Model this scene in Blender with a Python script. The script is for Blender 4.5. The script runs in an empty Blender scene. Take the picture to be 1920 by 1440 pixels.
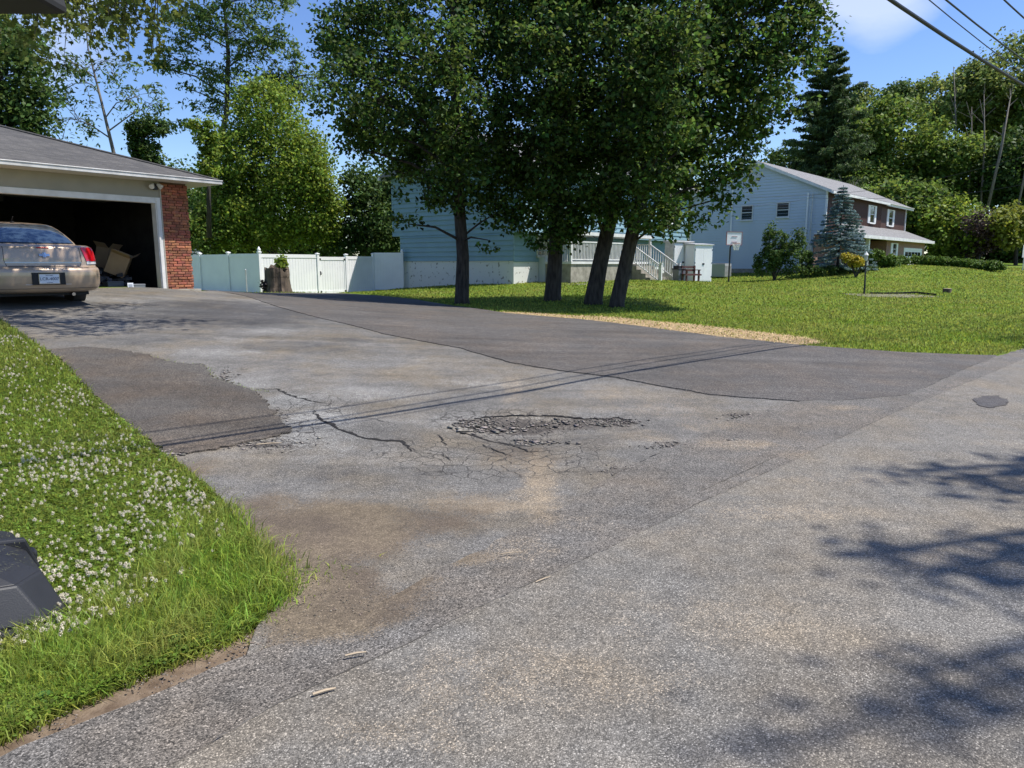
import bpy, math, random
import numpy as np
from mathutils import Vector, Matrix, geometry
R = math.radians
SC = bpy.context.scene
COL = SC.collection
random.seed(7); rng = np.random.default_rng(7)

# ---------------------------------------------------------------- camera
F = 1350.0; TH = math.atan(225/1350.0); EYE = 1.6
CT, ST = math.cos(TH), math.sin(TH)
cam = bpy.data.cameras.new('camera'); camo = bpy.data.objects.new('camera', cam); COL.objects.link(camo)
cam.sensor_width = 36; cam.lens = F/1920*36; cam.clip_start = .05; cam.clip_end = 4000
camo.location = (0, 0, EYE); camo.rotation_euler = (R(90)-TH, 0, 0)
SC.camera = camo
# ---------------------------------------------------------------- sky and sun
SUN_AZ, SUN_EL = R(90), R(61)
w = bpy.data.worlds.new('World'); SC.world = w; w.use_nodes = True
nt = w.node_tree; nt.nodes.clear()
def N(nt, t, **k):
    n = nt.nodes.new(t)
    for a, b in k.items(): setattr(n, a, b)
    return n
wo = N(nt, 'ShaderNodeOutputWorld'); bg = N(nt, 'ShaderNodeBackground'); sky = N(nt, 'ShaderNodeTexSky')
sky.sky_type = 'NISHITA'; sky.sun_disc = False; sky.sun_elevation = SUN_EL; sky.sun_rotation = SUN_AZ
sky.air_density = 1.0; sky.dust_density = .2; sky.ozone_density = 4.0; sky.altitude = 100
bg.inputs['Strength'].default_value = .125
tc = N(nt, 'ShaderNodeTexCoord'); nz = N(nt, 'ShaderNodeTexNoise'); mp = N(nt, 'ShaderNodeMapping')
mp.inputs['Scale'].default_value = (1, 1, 2.4); mp.inputs['Location'].default_value = (3.3, .2, .1)
nz.inputs['Scale'].default_value = 2.2; nz.inputs['Detail'].default_value = 8; nz.inputs['Roughness'].default_value = .52
cr = N(nt, 'ShaderNodeMapRange'); cr.inputs['From Min'].default_value = .69; cr.inputs['From Max'].default_value = .86
cr.inputs['To Max'].default_value = .42
mx = N(nt, 'ShaderNodeMixRGB'); mx.inputs['Color2'].default_value = (6.4, 6.6, 7.0, 1)
L = nt.links.new
def cloud_spot(u, v, rad):
    a, b = (u-960)/F, (720-v)/F
    d = Vector((a, CT+b*ST, -ST+b*CT)).normalized()
    vd = N(nt, 'ShaderNodeVectorMath', operation='DISTANCE'); vd.inputs[1].default_value = d
    L(tc.outputs['Generated'], vd.inputs[0])
    m = N(nt, 'ShaderNodeMapRange'); m.inputs['From Min'].default_value = 0; m.inputs['From Max'].default_value = rad
    m.inputs['To Min'].default_value = .21; m.inputs['To Max'].default_value = 0
    L(vd.outputs['Value'], m.inputs['Value']); return m
acc = nz.outputs['Fac']
for sp in ((130, 30, .15), (55, 140, .14), (1590, -30, .13), (1700, -60, .12), (1925, 45, .07), (540, 15, .06)):
    ad = N(nt, 'ShaderNodeMath', operation='ADD'); L(acc, ad.inputs[0]); L(cloud_spot(*sp).outputs[0], ad.inputs[1]); acc = ad.outputs[0]
L(tc.outputs['Generated'], mp.inputs['Vector']); L(mp.outputs[0], nz.inputs['Vector']); L(acc, cr.inputs['Value'])
hsv = N(nt, 'ShaderNodeHueSaturation'); hsv.inputs['Saturation'].default_value = 1.14; hsv.inputs['Hue'].default_value = .512; hsv.inputs['Value'].default_value = 1.0; L(sky.outputs[0], hsv.inputs['Color']); L(cr.outputs[0], mx.inputs['Fac']); L(hsv.outputs[0], mx.inputs['Color1']); L(mx.outputs[0], bg.inputs['Color']); L(bg.outputs[0], wo.inputs[0])
sun = bpy.data.lights.new('sun', 'SUN'); sun.energy = 4.6; sun.angle = R(.53); sun.color = (1, .955, .89)
suno = bpy.data.objects.new('sun', sun); COL.objects.link(suno)
sd = Vector((math.sin(SUN_AZ)*math.cos(SUN_EL), math.cos(SUN_AZ)*math.cos(SUN_EL), math.sin(SUN_EL)))
suno.rotation_euler = sd.to_track_quat('Z', 'Y').to_euler()
SC.view_settings.view_transform = 'Standard'; SC.view_settings.look = 'None'
SC.view_settings.exposure = 0.55; SC.view_settings.gamma = 1
SC.cycles.max_bounces = 6; SC.cycles.transparent_max_bounces = 8

# ---------------------------------------------------------------- tagging and mesh helpers
def tag(o, label=None, cat=None, group=None, kind=None):
    if label: o['label'] = label
    if cat: o['category'] = cat
    if group: o['group'] = group
    if kind: o['kind'] = kind
    return o
def empty(name, loc, bearing=None, rz=0, **k):
    o = bpy.data.objects.new(name, None); COL.objects.link(o); o.location = loc
    o.rotation_euler = (0, 0, R(90-bearing) if bearing is not None else rz); o.empty_display_size = .2
    return tag(o, **k)
def link(name, me, mat, parent=None):
    me.name = name
    o = bpy.data.objects.new(name, me); COL.objects.link(o)
    for m in (mat if isinstance(mat, (list, tuple)) else [mat]): me.materials.append(m)
    if parent is not None: o.parent = parent
    return o
class MB:
    def __init__(s): s.v = []; s.f = []; s.m = []; s.cur = 0
    def add(s, vs, fs):
        n = len(s.v); s.v += [tuple(p) for p in vs]
        for f in fs: s.f.append([i+n for i in f]); s.m.append(s.cur)
        return s
    def quad(s, a, b, c, d): return s.add([a, b, c, d], [[0, 1, 2, 3]])
    def box(s, x0, x1, y0, y1, z0, z1):
        return s.add([(x0,y0,z0),(x1,y0,z0),(x1,y1,z0),(x0,y1,z0),(x0,y0,z1),(x1,y0,z1),(x1,y1,z1),(x0,y1,z1)],
                     [[0,3,2,1],[4,5,6,7],[0,1,5,4],[1,2,6,5],[2,3,7,6],[3,0,4,7]])
    def hull(s, lo, hi):
        n = len(lo)
        return s.add(list(lo)+list(hi), [list(range(n))[::-1], list(range(n, 2*n))]+[[i,(i+1)%n,n+(i+1)%n,n+i] for i in range(n)])
    def tube(s, pts, rad, k=8, caps=True):
        pts = [Vector(p) for p in pts]; n = len(pts)
        if not hasattr(rad, '__len__'): rad = [rad]*n
        base = len(s.v); vs = []
        t0 = (pts[1]-pts[0]).normalized(); a = t0.orthogonal().normalized()
        for i, p in enumerate(pts):
            t = (pts[min(i+1, n-1)]-pts[max(i-1, 0)])
            t = t.normalized() if t.length > 1e-9 else t0
            a = (a-t*a.dot(t)); a = a.normalized() if a.length > 1e-6 else t.orthogonal().normalized()
            b = t.cross(a)
            for j in range(k):
                th = 2*math.pi*j/k; vs.append(p+(a*math.cos(th)+b*math.sin(th))*rad[i])
        fs = [[i*k+j, i*k+(j+1)%k, (i+1)*k+(j+1)%k, (i+1)*k+j] for i in range(n-1) for j in range(k)]
        if caps: fs += [list(range(k))[::-1], [(n-1)*k+j for j in range(k)]]
        return s.add(vs, fs)
    def lathe(s, c, prof, k=16):
        vs = [(c[0]+r*math.cos(2*math.pi*j/k), c[1]+r*math.sin(2*math.pi*j/k), c[2]+z) for r, z in prof for j in range(k)]
        n = len(prof)
        fs = [[i*k+j, i*k+(j+1)%k, (i+1)*k+(j+1)%k, (i+1)*k+j] for i in range(n-1) for j in range(k)]
        fs += [list(range(k))[::-1], [(n-1)*k+j for j in range(k)]]
        return s.add(vs, fs)
    def build(s, name, mat, parent=None, smooth=False, bevel=0, off=None):
        me = bpy.data.meshes.new(name)
        vs = s.v if off is None else [(a-off[0], b-off[1], c-off[2]) for a, b, c in s.v]
        me.from_pydata(vs, [], s.f)
        if any(s.m): me.polygons.foreach_set('material_index', s.m)
        if smooth: me.polygons.foreach_set('use_smooth', [True]*len(s.f))
        me.update()
        o = link(name, me, mat, parent)
        if bevel:
            b = o.modifiers.new('b', 'BEVEL'); b.width = bevel; b.segments = 2; b.limit_method = 'ANGLE'
        return o
def split_build(mb, name, mat, parent):
    for k in range(0, len(mb.v), 8):
        q = MB(); q.add(mb.v[k:k+8], [[0,3,2,1],[4,5,6,7],[0,1,5,4],[1,2,6,5],[2,3,7,6],[3,0,4,7]]); q.build(name, mat, parent)
def mesh_np(name, verts, loops, starts, totals, mat, parent=None, smooth=False):
    me = bpy.data.meshes.new(name)
    me.vertices.add(len(verts)); me.vertices.foreach_set('co', np.asarray(verts, np.float32).ravel())
    me.loops.add(len(loops)); me.loops.foreach_set('vertex_index', np.asarray(loops, np.int32))
    me.polygons.add(len(starts)); me.polygons.foreach_set('loop_start', np.asarray(starts, np.int32))
    me.update(calc_edges=True)
    if smooth: me.polygons.foreach_set('use_smooth', np.ones(len(starts), bool))
    return link(name, me, mat, parent)
def shapes_np(name, P, polys, mat, parent=None):
    """P: (N,k,3) vertices of N copies; polys: list of index lists inside one copy"""
    n, k = P.shape[:2]
    base = (np.arange(n)*k)[:, None]
    flat = np.concatenate([np.array(p) for p in polys])[None, :]+base
    tot = np.tile(np.array([len(p) for p in polys]), n)
    st = np.concatenate([[0], np.cumsum(tot)[:-1]])
    return mesh_np(name, P.reshape(-1, 3), flat.ravel(), st, tot, mat, parent)

# ---------------------------------------------------------------- pixel rays and terrain
def W(u, v, Y):
    a, b = (u-960)/F, (720-v)/F; t = Y/(CT+b*ST)
    return Vector((a*t, Y, EYE+t*(-ST+b*CT)))
CP = [(189,577,14.2),(303,541,18.5),(0,603,12),(300,855,5.6),(90,660,9.5),(700,650,11),(480,552,22),(367,546,19.2),(600,552,29),
      (490,552,33),(700,546,38),(865,570,25),(1160,578,23.5),(1040,566,25),(1500,650,12),(1870,668,12),(1260,527,38),(1330,530,40),(1366,530,46),
      (1620,552,33),(1776,546,33),(1750,500,50),(1690,501,48),(1880,516,46),(1920,532,38),(963,533,34),(757,540,39),(1330,512,55),(1522,510,50)]
cps = []
for u, v, Y in CP:
    p = W(u, v, Y); cps.append((p.x, p.y, p.z))
cps += [(0,0,0),(-3,2,0),(3,3,0),(0,5.5,.01),(-10,-10,0),(10,-10,0),(8,7,0),(15,15,.02),(30,26,.1),(0,80,1),(40,90,2.2),(-40,60,.8),(60,60,1.2),
        (-25,25,1.0),(-14,8,.7),(-10,2,.2),(-30,5,1),(-6,5,.12),(-30,-12,.3),(30,-10,0),(60,20,.3),(60,-12,0),(-15.5,22.5,.97),(32,60,1.3),(40,50,1.1)]
_x = np.array(cps)
_d = np.hypot(_x[:, None, 0]-_x[None, :, 0], _x[:, None, 1]-_x[None, :, 1])
_K = np.where(_d > 0, _d**2*np.log(np.maximum(_d, 1e-9)), 0)+np.eye(len(_x))*.15
_P = np.c_[np.ones(len(_x)), _x[:, :2]]
_A = np.block([[_K, _P], [_P.T, np.zeros((3, 3))]])
_w = np.linalg.solve(_A, np.r_[_x[:, 2], 0, 0, 0])
def tz0(x, y):
    x = np.atleast_1d(np.asarray(x, float)); y = np.atleast_1d(np.asarray(y, float))
    xc = np.clip(x, -40, 60); yc = np.clip(y, -12, 90); out = np.zeros(xc.shape)
    for i in range(len(_x)):
        d2 = (xc-_x[i, 0])**2+(yc-_x[i, 1])**2
        out += _w[i]*.5*d2*np.log(np.maximum(d2, 1e-12))
    return out+_w[-3]+_w[-2]*xc+_w[-1]*yc
POT = None
def tz(x, y):
    z = tz0(x, y)
    x = np.atleast_1d(x); y = np.atleast_1d(y)
    z = z+.006*np.sin(x*2.1+y*1.3)*np.sin(y*1.7-x*.6)+.01*np.sin(x*.63)*np.sin(y*.81+1)
    if POT is not None:
        for (px, py, rx, ry, dz) in POT:
            d = ((x-px)/rx)**2+((y-py)/ry)**2
            z = z-dz*np.exp(-d*d)
    return z
def H(x, y): return float(tz(x, y)[0])
def G(u, v, y0=1.2):
    """point of the ground seen at a pixel of the photograph"""
    a, b = (u-960)/F, (720-v)/F
    ys = np.concatenate([np.arange(y0, 14, .02), np.arange(14, 120, .1)])
    t = ys/(CT+b*ST); zz = EYE+t*(-ST+b*CT); xx = a*t
    below = zz <= tz(xx, ys)
    i = int(np.argmax(below)) if below.any() else len(ys)-1
    return Vector((xx[i], ys[i], H(xx[i], ys[i])))
g1, g2 = G(980, 812), G(1140, 800)
POT = [(g1.x, g1.y, .62, .42, .06), (g2.x, g2.y, .45, .28, .035)]

# ---------------------------------------------------------------- materials
def mat(name, col, rough=.7, col2=None, scale=8, detail=4, bump=0, bscale=60, metal=0, spec=.5, island=0, transl=None, coat=0, fac=(.35, .65), stretch=None):
    m = bpy.data.materials.new(name); m.use_nodes = True; t = m.node_tree; b = t.nodes['Principled BSDF']
    b.inputs['Base Color'].default_value = (*col, 1); b.inputs['Roughness'].default_value = rough
    b.inputs['Metallic'].default_value = metal; b.inputs['Specular IOR Level'].default_value = spec
    b.inputs['Coat Weight'].default_value = coat; b.inputs['Coat Roughness'].default_value = .08
    Lk = t.links.new; gp = N(t, 'ShaderNodeTexCoord'); vec = gp.outputs['Object']
    if stretch:
        mpp = N(t, 'ShaderNodeMapping'); mpp.inputs['Scale'].default_value = stretch; Lk(vec, mpp.inputs[0]); vec = mpp.outputs[0]
    csock = None
    if col2:
        n = N(t, 'ShaderNodeTexNoise'); n.inputs['Scale'].default_value = scale; n.inputs['Detail'].default_value = detail; Lk(vec, n.inputs['Vector'])
        r = N(t, 'ShaderNodeMapRange'); r.inputs['From Min'].default_value = fac[0]; r.inputs['From Max'].default_value = fac[1]; Lk(n.outputs['Fac'], r.inputs[0])
        x = N(t, 'ShaderNodeMixRGB'); x.inputs[1].default_value = (*col, 1); x.inputs[2].default_value = (*col2, 1); Lk(r.outputs[0], x.inputs[0]); csock = x.outputs[0]
    if island:
        g = N(t, 'ShaderNodeNewGeometry'); hs = N(t, 'ShaderNodeHueSaturation')
        if csock is not None: Lk(csock, hs.inputs['Color'])
        else: hs.inputs['Color'].default_value = (*col, 1)
        r = N(t, 'ShaderNodeMapRange'); r.inputs['To Min'].default_value = 1-island; r.inputs['To Max'].default_value = 1+island; Lk(g.outputs['Random Per Island'], r.inputs[0]); Lk(r.outputs[0], hs.inputs['Value'])
        m2 = N(t, 'ShaderNodeMath', operation='FRACT'); m3 = N(t, 'ShaderNodeMath', operation='MULTIPLY'); m3.inputs[1].default_value = 17.3
        Lk(g.outputs['Random Per Island'], m3.inputs[0]); Lk(m3.outputs[0], m2.inputs[0])
        r2 = N(t, 'ShaderNodeMapRange'); r2.inputs['To Min'].default_value = .5-island*.05; r2.inputs['To Max'].default_value = .5+island*.04; Lk(m2.outputs[0], r2.inputs[0]); Lk(r2.outputs[0], hs.inputs['Hue'])
        csock = hs.outputs[0]
    if csock is not None: Lk(csock, b.inputs['Base Color'])
    if bump:
        n = N(t, 'ShaderNodeTexNoise'); n.inputs['Scale'].default_value = bscale; n.inputs['Detail'].default_value = 3; Lk(vec, n.inputs['Vector'])
        bp = N(t, 'ShaderNodeBump'); bp.inputs['Strength'].default_value = bump; bp.inputs['Distance'].default_value = .02; Lk(n.outputs['Fac'], bp.inputs['Height']); Lk(bp.outputs[0], b.inputs['Normal'])
    if transl is not None:
        tr = N(t, 'ShaderNodeBsdfTranslucent'); ms = N(t, 'ShaderNodeMixShader'); ms.inputs[0].default_value = transl
        hs = N(t, 'ShaderNodeHueSaturation'); hs.inputs['Value'].default_value = 1.5; hs.inputs['Hue'].default_value = .48
        if csock is not None: Lk(csock, hs.inputs['Color'])
        else: hs.inputs['Color'].default_value = (*col, 1)
        Lk(hs.outputs[0], tr.inputs[0]); Lk(b.outputs[0], ms.inputs[1]); Lk(tr.outputs[0], ms.inputs[2]); Lk(ms.outputs[0], t.nodes['Material Output'].inputs[0])
    return m
def asphalt(name, base, speck=.6, grit=.35, gscale=150, tone=.25, warm=(1.12, 1.0, .82), attrs=False, rough=.85, soft=None):
    m = bpy.data.materials.new(name); m.use_nodes = True; t = m.node_tree; b = t.nodes['Principled BSDF']; Lk = t.links.new
    b.inputs['Roughness'].default_value = rough; b.inputs['Specular IOR Level'].default_value = .35
    gp = N(t, 'ShaderNodeNewGeometry'); P = gp.outputs['Position']
    def noise(s, d=4, r=.5):
        n = N(t, 'ShaderNodeTexNoise'); n.inputs['Scale'].default_value = s; n.inputs['Detail'].default_value = d; n.inputs['Roughness'].default_value = r; Lk(P, n.inputs['Vector']); return n.outputs['Fac']
    def mr(x, a, c, lo, hi):
        n = N(t, 'ShaderNodeMapRange'); n.inputs['From Min'].default_value = a; n.inputs['From Max'].default_value = c; n.inputs['To Min'].default_value = lo; n.inputs['To Max'].default_value = hi; Lk(x, n.inputs[0]); return n.outputs[0]
    def ma(op, x, y):
        n = N(t, 'ShaderNodeMath', operation=op)
        for i, q in enumerate((x, y)):
            if isinstance(q, (int, float)): n.inputs[i].default_value = q
            else: Lk(q, n.inputs[i])
        return n.outputs[0]
    def mix(f, c1, c2, bt='MIX'):
        n = N(t, 'ShaderNodeMixRGB', blend_type=bt)
        for i, q in enumerate((f, c1, c2)):
            if isinstance(q, (int, float)): n.inputs[i].default_value = q
            elif isinstance(q, tuple): n.inputs[i].default_value = (*q, 1)
            else: Lk(q, n.inputs[i])
        return n.outputs[0]
    vo = N(t, 'ShaderNodeTexVoronoi'); vo.inputs['Scale'].default_value = gscale; Lk(P, vo.inputs['Vector'])
    sp = N(t, 'ShaderNodeSeparateColor'); Lk(vo.outputs['Color'], sp.inputs[0])
    stone = mr(sp.outputs[0], 0, 1, 1-speck, 1+speck)
    white = mr(sp.outputs[1], 1-grit*.35, 1, 0, 1.5)
    edge = mr(vo.outputs['Distance'], .25, .6, 1, .6)
    big = mr(noise(.7, 5, .6), .3, .7, 1-tone, 1+tone)
    mid = mr(noise(7, 7, .65), .3, .7, .8, 1.2)
    fine = mr(noise(60, 3, .7), .3, .7, .8, 1.2)
    v = ma('MULTIPLY', ma('MULTIPLY', ma('MULTIPLY', stone, edge), ma('MULTIPLY', big, mid)), fine)
    v = ma('ADD', v, ma('MULTIPLY', white, .9))
    mpp = N(t, 'ShaderNodeMapping'); mpp.inputs['Rotation'].default_value = (0, 0, R(-41)); mpp.inputs['Scale'].default_value = (.22, 2.6, 1); Lk(P, mpp.inputs[0])
    ns = N(t, 'ShaderNodeTexNoise'); ns.inputs['Scale'].default_value = 1; ns.inputs['Detail'].default_value = 6; Lk(mpp.outputs[0], ns.inputs['Vector'])
    v = ma('MULTIPLY', v, mr(ns.outputs['Fac'], .3, .7, 1-tone*.8, 1+tone*.8))
    tint = mr(noise(1.1, 4, .6), .42, .68, 0, 1)
    c = mix(tint, base, tuple(base[i]*warm[i] for i in range(3)))
    vc = N(t, 'ShaderNodeCombineColor')
    for i in range(3): Lk(v, vc.inputs[i])
    c = mix(1.0, c, vc.outputs[0], 'MULTIPLY')
    hgt = ma('ADD', ma('MULTIPLY', sp.outputs[2], .4), ma('SUBTRACT', .5, vo.outputs['Distance']))
    if attrs:
        def at(nm):
            n = N(t, 'ShaderNodeAttribute'); n.attribute_name = nm; return n.outputs['Fac']
        nb = ma('ADD', noise(5, 9, .72), ma('MULTIPLY', ma('SUBTRACT', sp.outputs[1], .5), .35)); nn = noise(22, 5, .7)
        # pale weathered sealer film
        f = mr(ma('ADD', at('pale'), ma('MULTIPLY', ma('SUBTRACT', nb, .5), 1.3)), .35, .85, 0, .75)
        c = mix(f, c, mix(1.0, (.28, .275, .255), vc.outputs[0], 'MULTIPLY'))
        f = mr(ma('ADD', at('seal'), ma('MULTIPLY', ma('SUBTRACT', noise(2.5, 7, .65), .5), 1.6)), .4, .9, 0, .75)
        c = mix(f, c, mix(1.0, (.062, .062, .064), vc.outputs[0], 'MULTIPLY'))
        f = mr(ma('ADD', at('tan'), ma('MULTIPLY', ma('SUBTRACT', nb, .5), 1.1)), .35, .9, 0, .72)
        c = mix(f, c, mix(.75, (.33, .255, .165), mix(1.0, (.33, .255, .165), vc.outputs[0], 'MULTIPLY')))
        f = mr(ma('ADD', at('dirt'), ma('MULTIPLY', ma('SUBTRACT', nb, .5), 1.2)), .35, .8, 0, .96)
        dc = mix(mr(nn, .35, .65, 0, 1), (.14, .108, .070), (.205, .16, .105))
        dc = mix(mr(noise(1.6, 4), .4, .62, 0, 1), dc, (.115, .088, .062))
        dc = mix(.65, dc, mix(1.0, dc, vc.outputs[0], 'MULTIPLY')); c = mix(f, c, dc)
        f = mr(ma('ADD', at('rubble'), ma('MULTIPLY', ma('SUBTRACT', nn, .5), 1.4)), .4, .7, 0, .9)
        v3 = N(t, 'ShaderNodeTexVoronoi'); v3.inputs['Scale'].default_value = 26; Lk(P, v3.inputs['Vector'])
        s3 = N(t, 'ShaderNodeSeparateColor'); Lk(v3.outputs['Color'], s3.inputs[0])
        rc = mix(mr(s3.outputs[0], 0, 1, 0, 1), (.045, .038, .032), (.11, .095, .08))
        c = mix(f, c, rc)
        # alligator cracking
        nv = N(t, 'ShaderNodeTexNoise'); nv.inputs['Scale'].default_value = 9; nv.inputs['Detail'].default_value = 3; Lk(P, nv.inputs['Vector'])
        pv = N(t, 'ShaderNodeVectorMath', operation='MULTIPLY_ADD'); Lk(nv.outputs['Color'], pv.inputs[0]); pv.inputs[1].default_value = (.09, .09, .09); Lk(P, pv.inputs[2])
        v4 = N(t, 'ShaderNodeTexVoronoi', feature='DISTANCE_TO_EDGE'); v4.inputs['Scale'].default_value = 6.5; Lk(pv.outputs[0], v4.inputs['Vector'])
        ck = mr(v4.outputs['Distance'], .012, .045, 1, 0)
        ck = ma('MULTIPLY', ck, mr(ma('ADD', at('craze'), ma('MULTIPLY', ma('SUBTRACT', nb, .5), .9)), .35, .6, 0, 1))
        c = mix(ma('MULTIPLY', ck, .8), c, (.03, .027, .024))
        hgt = ma('SUBTRACT', ma('ADD', hgt, ma('MULTIPLY', f, ma('MULTIPLY', s3.outputs[1], 3))), ma('MULTIPLY', ck, 2))
    Lk(c, b.inputs['Base Color'])
    bp = N(t, 'ShaderNodeBump'); bp.inputs['Strength'].default_value = .5; bp.inputs['Distance'].default_value = .004; Lk(hgt, bp.inputs['Height']); Lk(bp.outputs[0], b.inputs['Normal'])
    return m
def brickmat(name, c1, c2, mortar, bw=.2, bh=.0667, ms=.012):
    m = bpy.data.materials.new(name); m.use_nodes = True; t = m.node_tree; b = t.nodes['Principled BSDF']; Lk = t.links.new
    g = N(t, 'ShaderNodeTexCoord'); s = N(t, 'ShaderNodeSeparateXYZ'); Lk(g.outputs['Object'], s.inputs[0])
    a = N(t, 'ShaderNodeMath', operation='ADD'); Lk(s.outputs[0], a.inputs[0]); Lk(s.outputs[1], a.inputs[1])
    c = N(t, 'ShaderNodeCombineXYZ'); Lk(a.outputs[0], c.inputs[0]); Lk(s.outputs[2], c.inputs[1])
    bt = N(t, 'ShaderNodeTexBrick'); Lk(c.outputs[0], bt.inputs['Vector']); bt.inputs['Scale'].default_value = 1
    bt.inputs['Color1'].default_value = (*c1, 1); bt.inputs['Color2'].default_value = (*c2, 1); bt.inputs['Mortar'].default_value = (*mortar, 1)
    bt.inputs['Brick Width'].default_value = bw; bt.inputs['Row Height'].default_value = bh; bt.inputs['Mortar Size'].default_value = ms
    Lk(bt.outputs['Color'], b.inputs['Base Color']); b.inputs['Roughness'].default_value = .9
    bp = N(t, 'ShaderNodeBump'); bp.inputs['Strength'].default_value = .6; bp.inputs['Distance'].default_value = .01; bp.invert = True; Lk(bt.outputs['Fac'], bp.inputs['Height']); Lk(bp.outputs[0], b.inputs['Normal'])
    return m
def shingle(name, c1, c2):
    m = bpy.data.materials.new(name); m.use_nodes = True; t = m.node_tree; b = t.nodes['Principled BSDF']; Lk = t.links.new
    g = N(t, 'ShaderNodeTexCoord'); s = N(t, 'ShaderNodeSeparateXYZ'); Lk(g.outputs['Object'], s.inputs[0])
    a = N(t, 'ShaderNodeMath', operation='ADD'); Lk(s.outputs[0], a.inputs[0]); Lk(s.outputs[1], a.inputs[1])
    z = N(t, 'ShaderNodeMath', operation='MULTIPLY'); z.inputs[1].default_value = 3.0; Lk(s.outputs[2], z.inputs[0])
    c = N(t, 'ShaderNodeCombineXYZ'); Lk(a.outputs[0], c.inputs[0]); Lk(z.outputs[0], c.inputs[1])
    bt = N(t, 'ShaderNodeTexBrick'); Lk(c.outputs[0], bt.inputs['Vector']); bt.inputs['Scale'].default_value = 1
    bt.inputs['Color1'].default_value = (*c1, 1); bt.inputs['Color2'].default_value = (*c2, 1); bt.inputs['Mortar'].default_value = (*[q*.55 for q in c1], 1)
    bt.inputs['Brick Width'].default_value = .28; bt.inputs['Row Height'].default_value = .14; bt.inputs['Mortar Size'].default_value = .012
    n = N(t, 'ShaderNodeTexNoise'); n.inputs['Scale'].default_value = 35; n.inputs['Detail'].default_value = 4; Lk(g.outputs['Object'], n.inputs['Vector'])
    r = N(t, 'ShaderNodeMapRange'); r.inputs['From Min'].default_value = .3; r.inputs['From Max'].default_value = .7; r.inputs['To Min'].default_value = .7; r.inputs['To Max'].default_value = 1.3; Lk(n.outputs['Fac'], r.inputs[0])
    h = N(t, 'ShaderNodeHueSaturation'); Lk(bt.outputs['Color'], h.inputs['Color']); Lk(r.outputs[0], h.inputs['Value']); Lk(h.outputs[0], b.inputs['Base Color'])
    b.inputs['Roughness'].default_value = .95
    bp = N(t, 'ShaderNodeBump'); bp.inputs['Strength'].default_value = .5; bp.inputs['Distance'].default_value = .01; bp.invert = True; Lk(bt.outputs['Fac'], bp.inputs['Height']); Lk(bp.outputs[0], b.inputs['Normal'])
    return m
M = {}
M['drive'] = asphalt('weathered_asphalt', (.166, .157, .141), .55, .4, 195, .24, attrs=True)
M['apron'] = asphalt('coarse_asphalt', (.146, .136, .121), .75, .5, 180, .14, warm=(1.1, 1, .88), attrs=True)
M['road'] = asphalt('road_asphalt', (.182, .170, .148), .5, .5, 190, .12, warm=(1.12, 1.02, .88), attrs=True)
M['newasp'] = asphalt('new_asphalt', (.098, .090, .081), .75, .7, 150, .24, warm=(1.1, 1, .9))
M['patch'] = asphalt('patch_asphalt', (.088, .079, .067), .75, .7, 150, .24, warm=(1.15, 1, .85))
M['spot'] = asphalt('spot_asphalt', (.09, .085, .085), .4, .2, 190, .1)
M['white'] = mat('white_vinyl', (.86, .86, .85), .45, (.80, .80, .80), 1.5)
M['trim'] = mat('white_trim', (.74, .73, .7), .5, (.6, .59, .56), 3)
M['tantrim'] = mat('tan_trim', (.42, .38, .30), .6, (.36, .33, .27), 3)
M['soffit'] = mat('soffit_paint', (.55, .52, .45), .6)
M['gutter'] = mat('gutter_metal', (.62, .61, .59), .35, (.45, .44, .42), 4)
M['beige'] = mat('beige_panel', (.34, .31, .24), .7, (.29, .27, .21), 2)
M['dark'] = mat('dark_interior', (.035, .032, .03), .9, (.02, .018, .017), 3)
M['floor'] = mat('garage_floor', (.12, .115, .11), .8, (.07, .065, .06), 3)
M['conc'] = mat('concrete', (.36, .33, .27), .85, (.22, .2, .16), 4, bump=.3)
M['black'] = mat('black_metal', (.018, .018, .02), .5)
M['rubber'] = mat('rubber', (.02, .02, .02), .85)
M['glass'] = mat('window_glass', (.02, .027, .032), .06, spec=.8)
M['brick'] = mat('rustic_brick', (.38, .135, .065), .88, (.25, .10, .06), 9, bump=.7, bscale=45, island=.32)
M['mortar'] = mat('mortar', (.20, .12, .08), .95)
M['fbrick'] = brickmat('far_brick', (.33, .13, .08), (.24, .10, .065), (.3, .25, .2))
M['roofg'] = shingle('garage_shingles', (.105, .10, .094), (.065, .063, .062))
M['roofl'] = shingle('light_shingles', (.25, .245, .24), (.19, .187, .184))
M['teal'] = mat('teal_siding', (.20, .325, .365), .5, (.18, .295, .335), 1.2)
M['blue'] = mat('pale_blue_siding', (.55, .61, .67), .5, (.52, .585, .65), 1)
M['graysid'] = mat('grey_siding', (.4, .45, .5), .5)
M['brown'] = mat('brown_board', (.085, .032, .02), .7, (.05, .02, .014), 5, stretch=(6, 6, .6))
M['block'] = mat('painted_block', (.66, .66, .62), .85, (.18, .17, .13), 5, 8, fac=(.60, .68), bump=.3, bscale=25)
M['curtain'] = mat('curtain', (.5, .5, .48), .9)
M['bark'] = mat('bark', (.075, .062, .05), .95, (.026, .021, .017), 14, 5, bump=1.0, bscale=22, stretch=(1, 1, .22))
M['barkgrey'] = mat('grey_bark', (.24, .21, .17), .9, (.13, .11, .09), 10, 4, bump=.6, bscale=18, stretch=(1, 1, .3))
M['paint'] = mat('champagne_paint', (.40, .295, .20), .3, metal=.25, coat=.7)
M['chrome'] = mat('chrome', (.6, .6, .6), .12, metal=1)
M['redlens'] = mat('red_lens', (.5, .006, .012), .12, spec=.7, coat=.5)
M['clear'] = mat('clear_lens', (.5, .5, .5), .15, spec=.7)
M['carglass'] = mat('car_glass', (.03, .05, .075), .04, spec=.9, coat=.6)
M['plate'] = mat('plate_white', (.62, .66, .7), .5)
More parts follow.
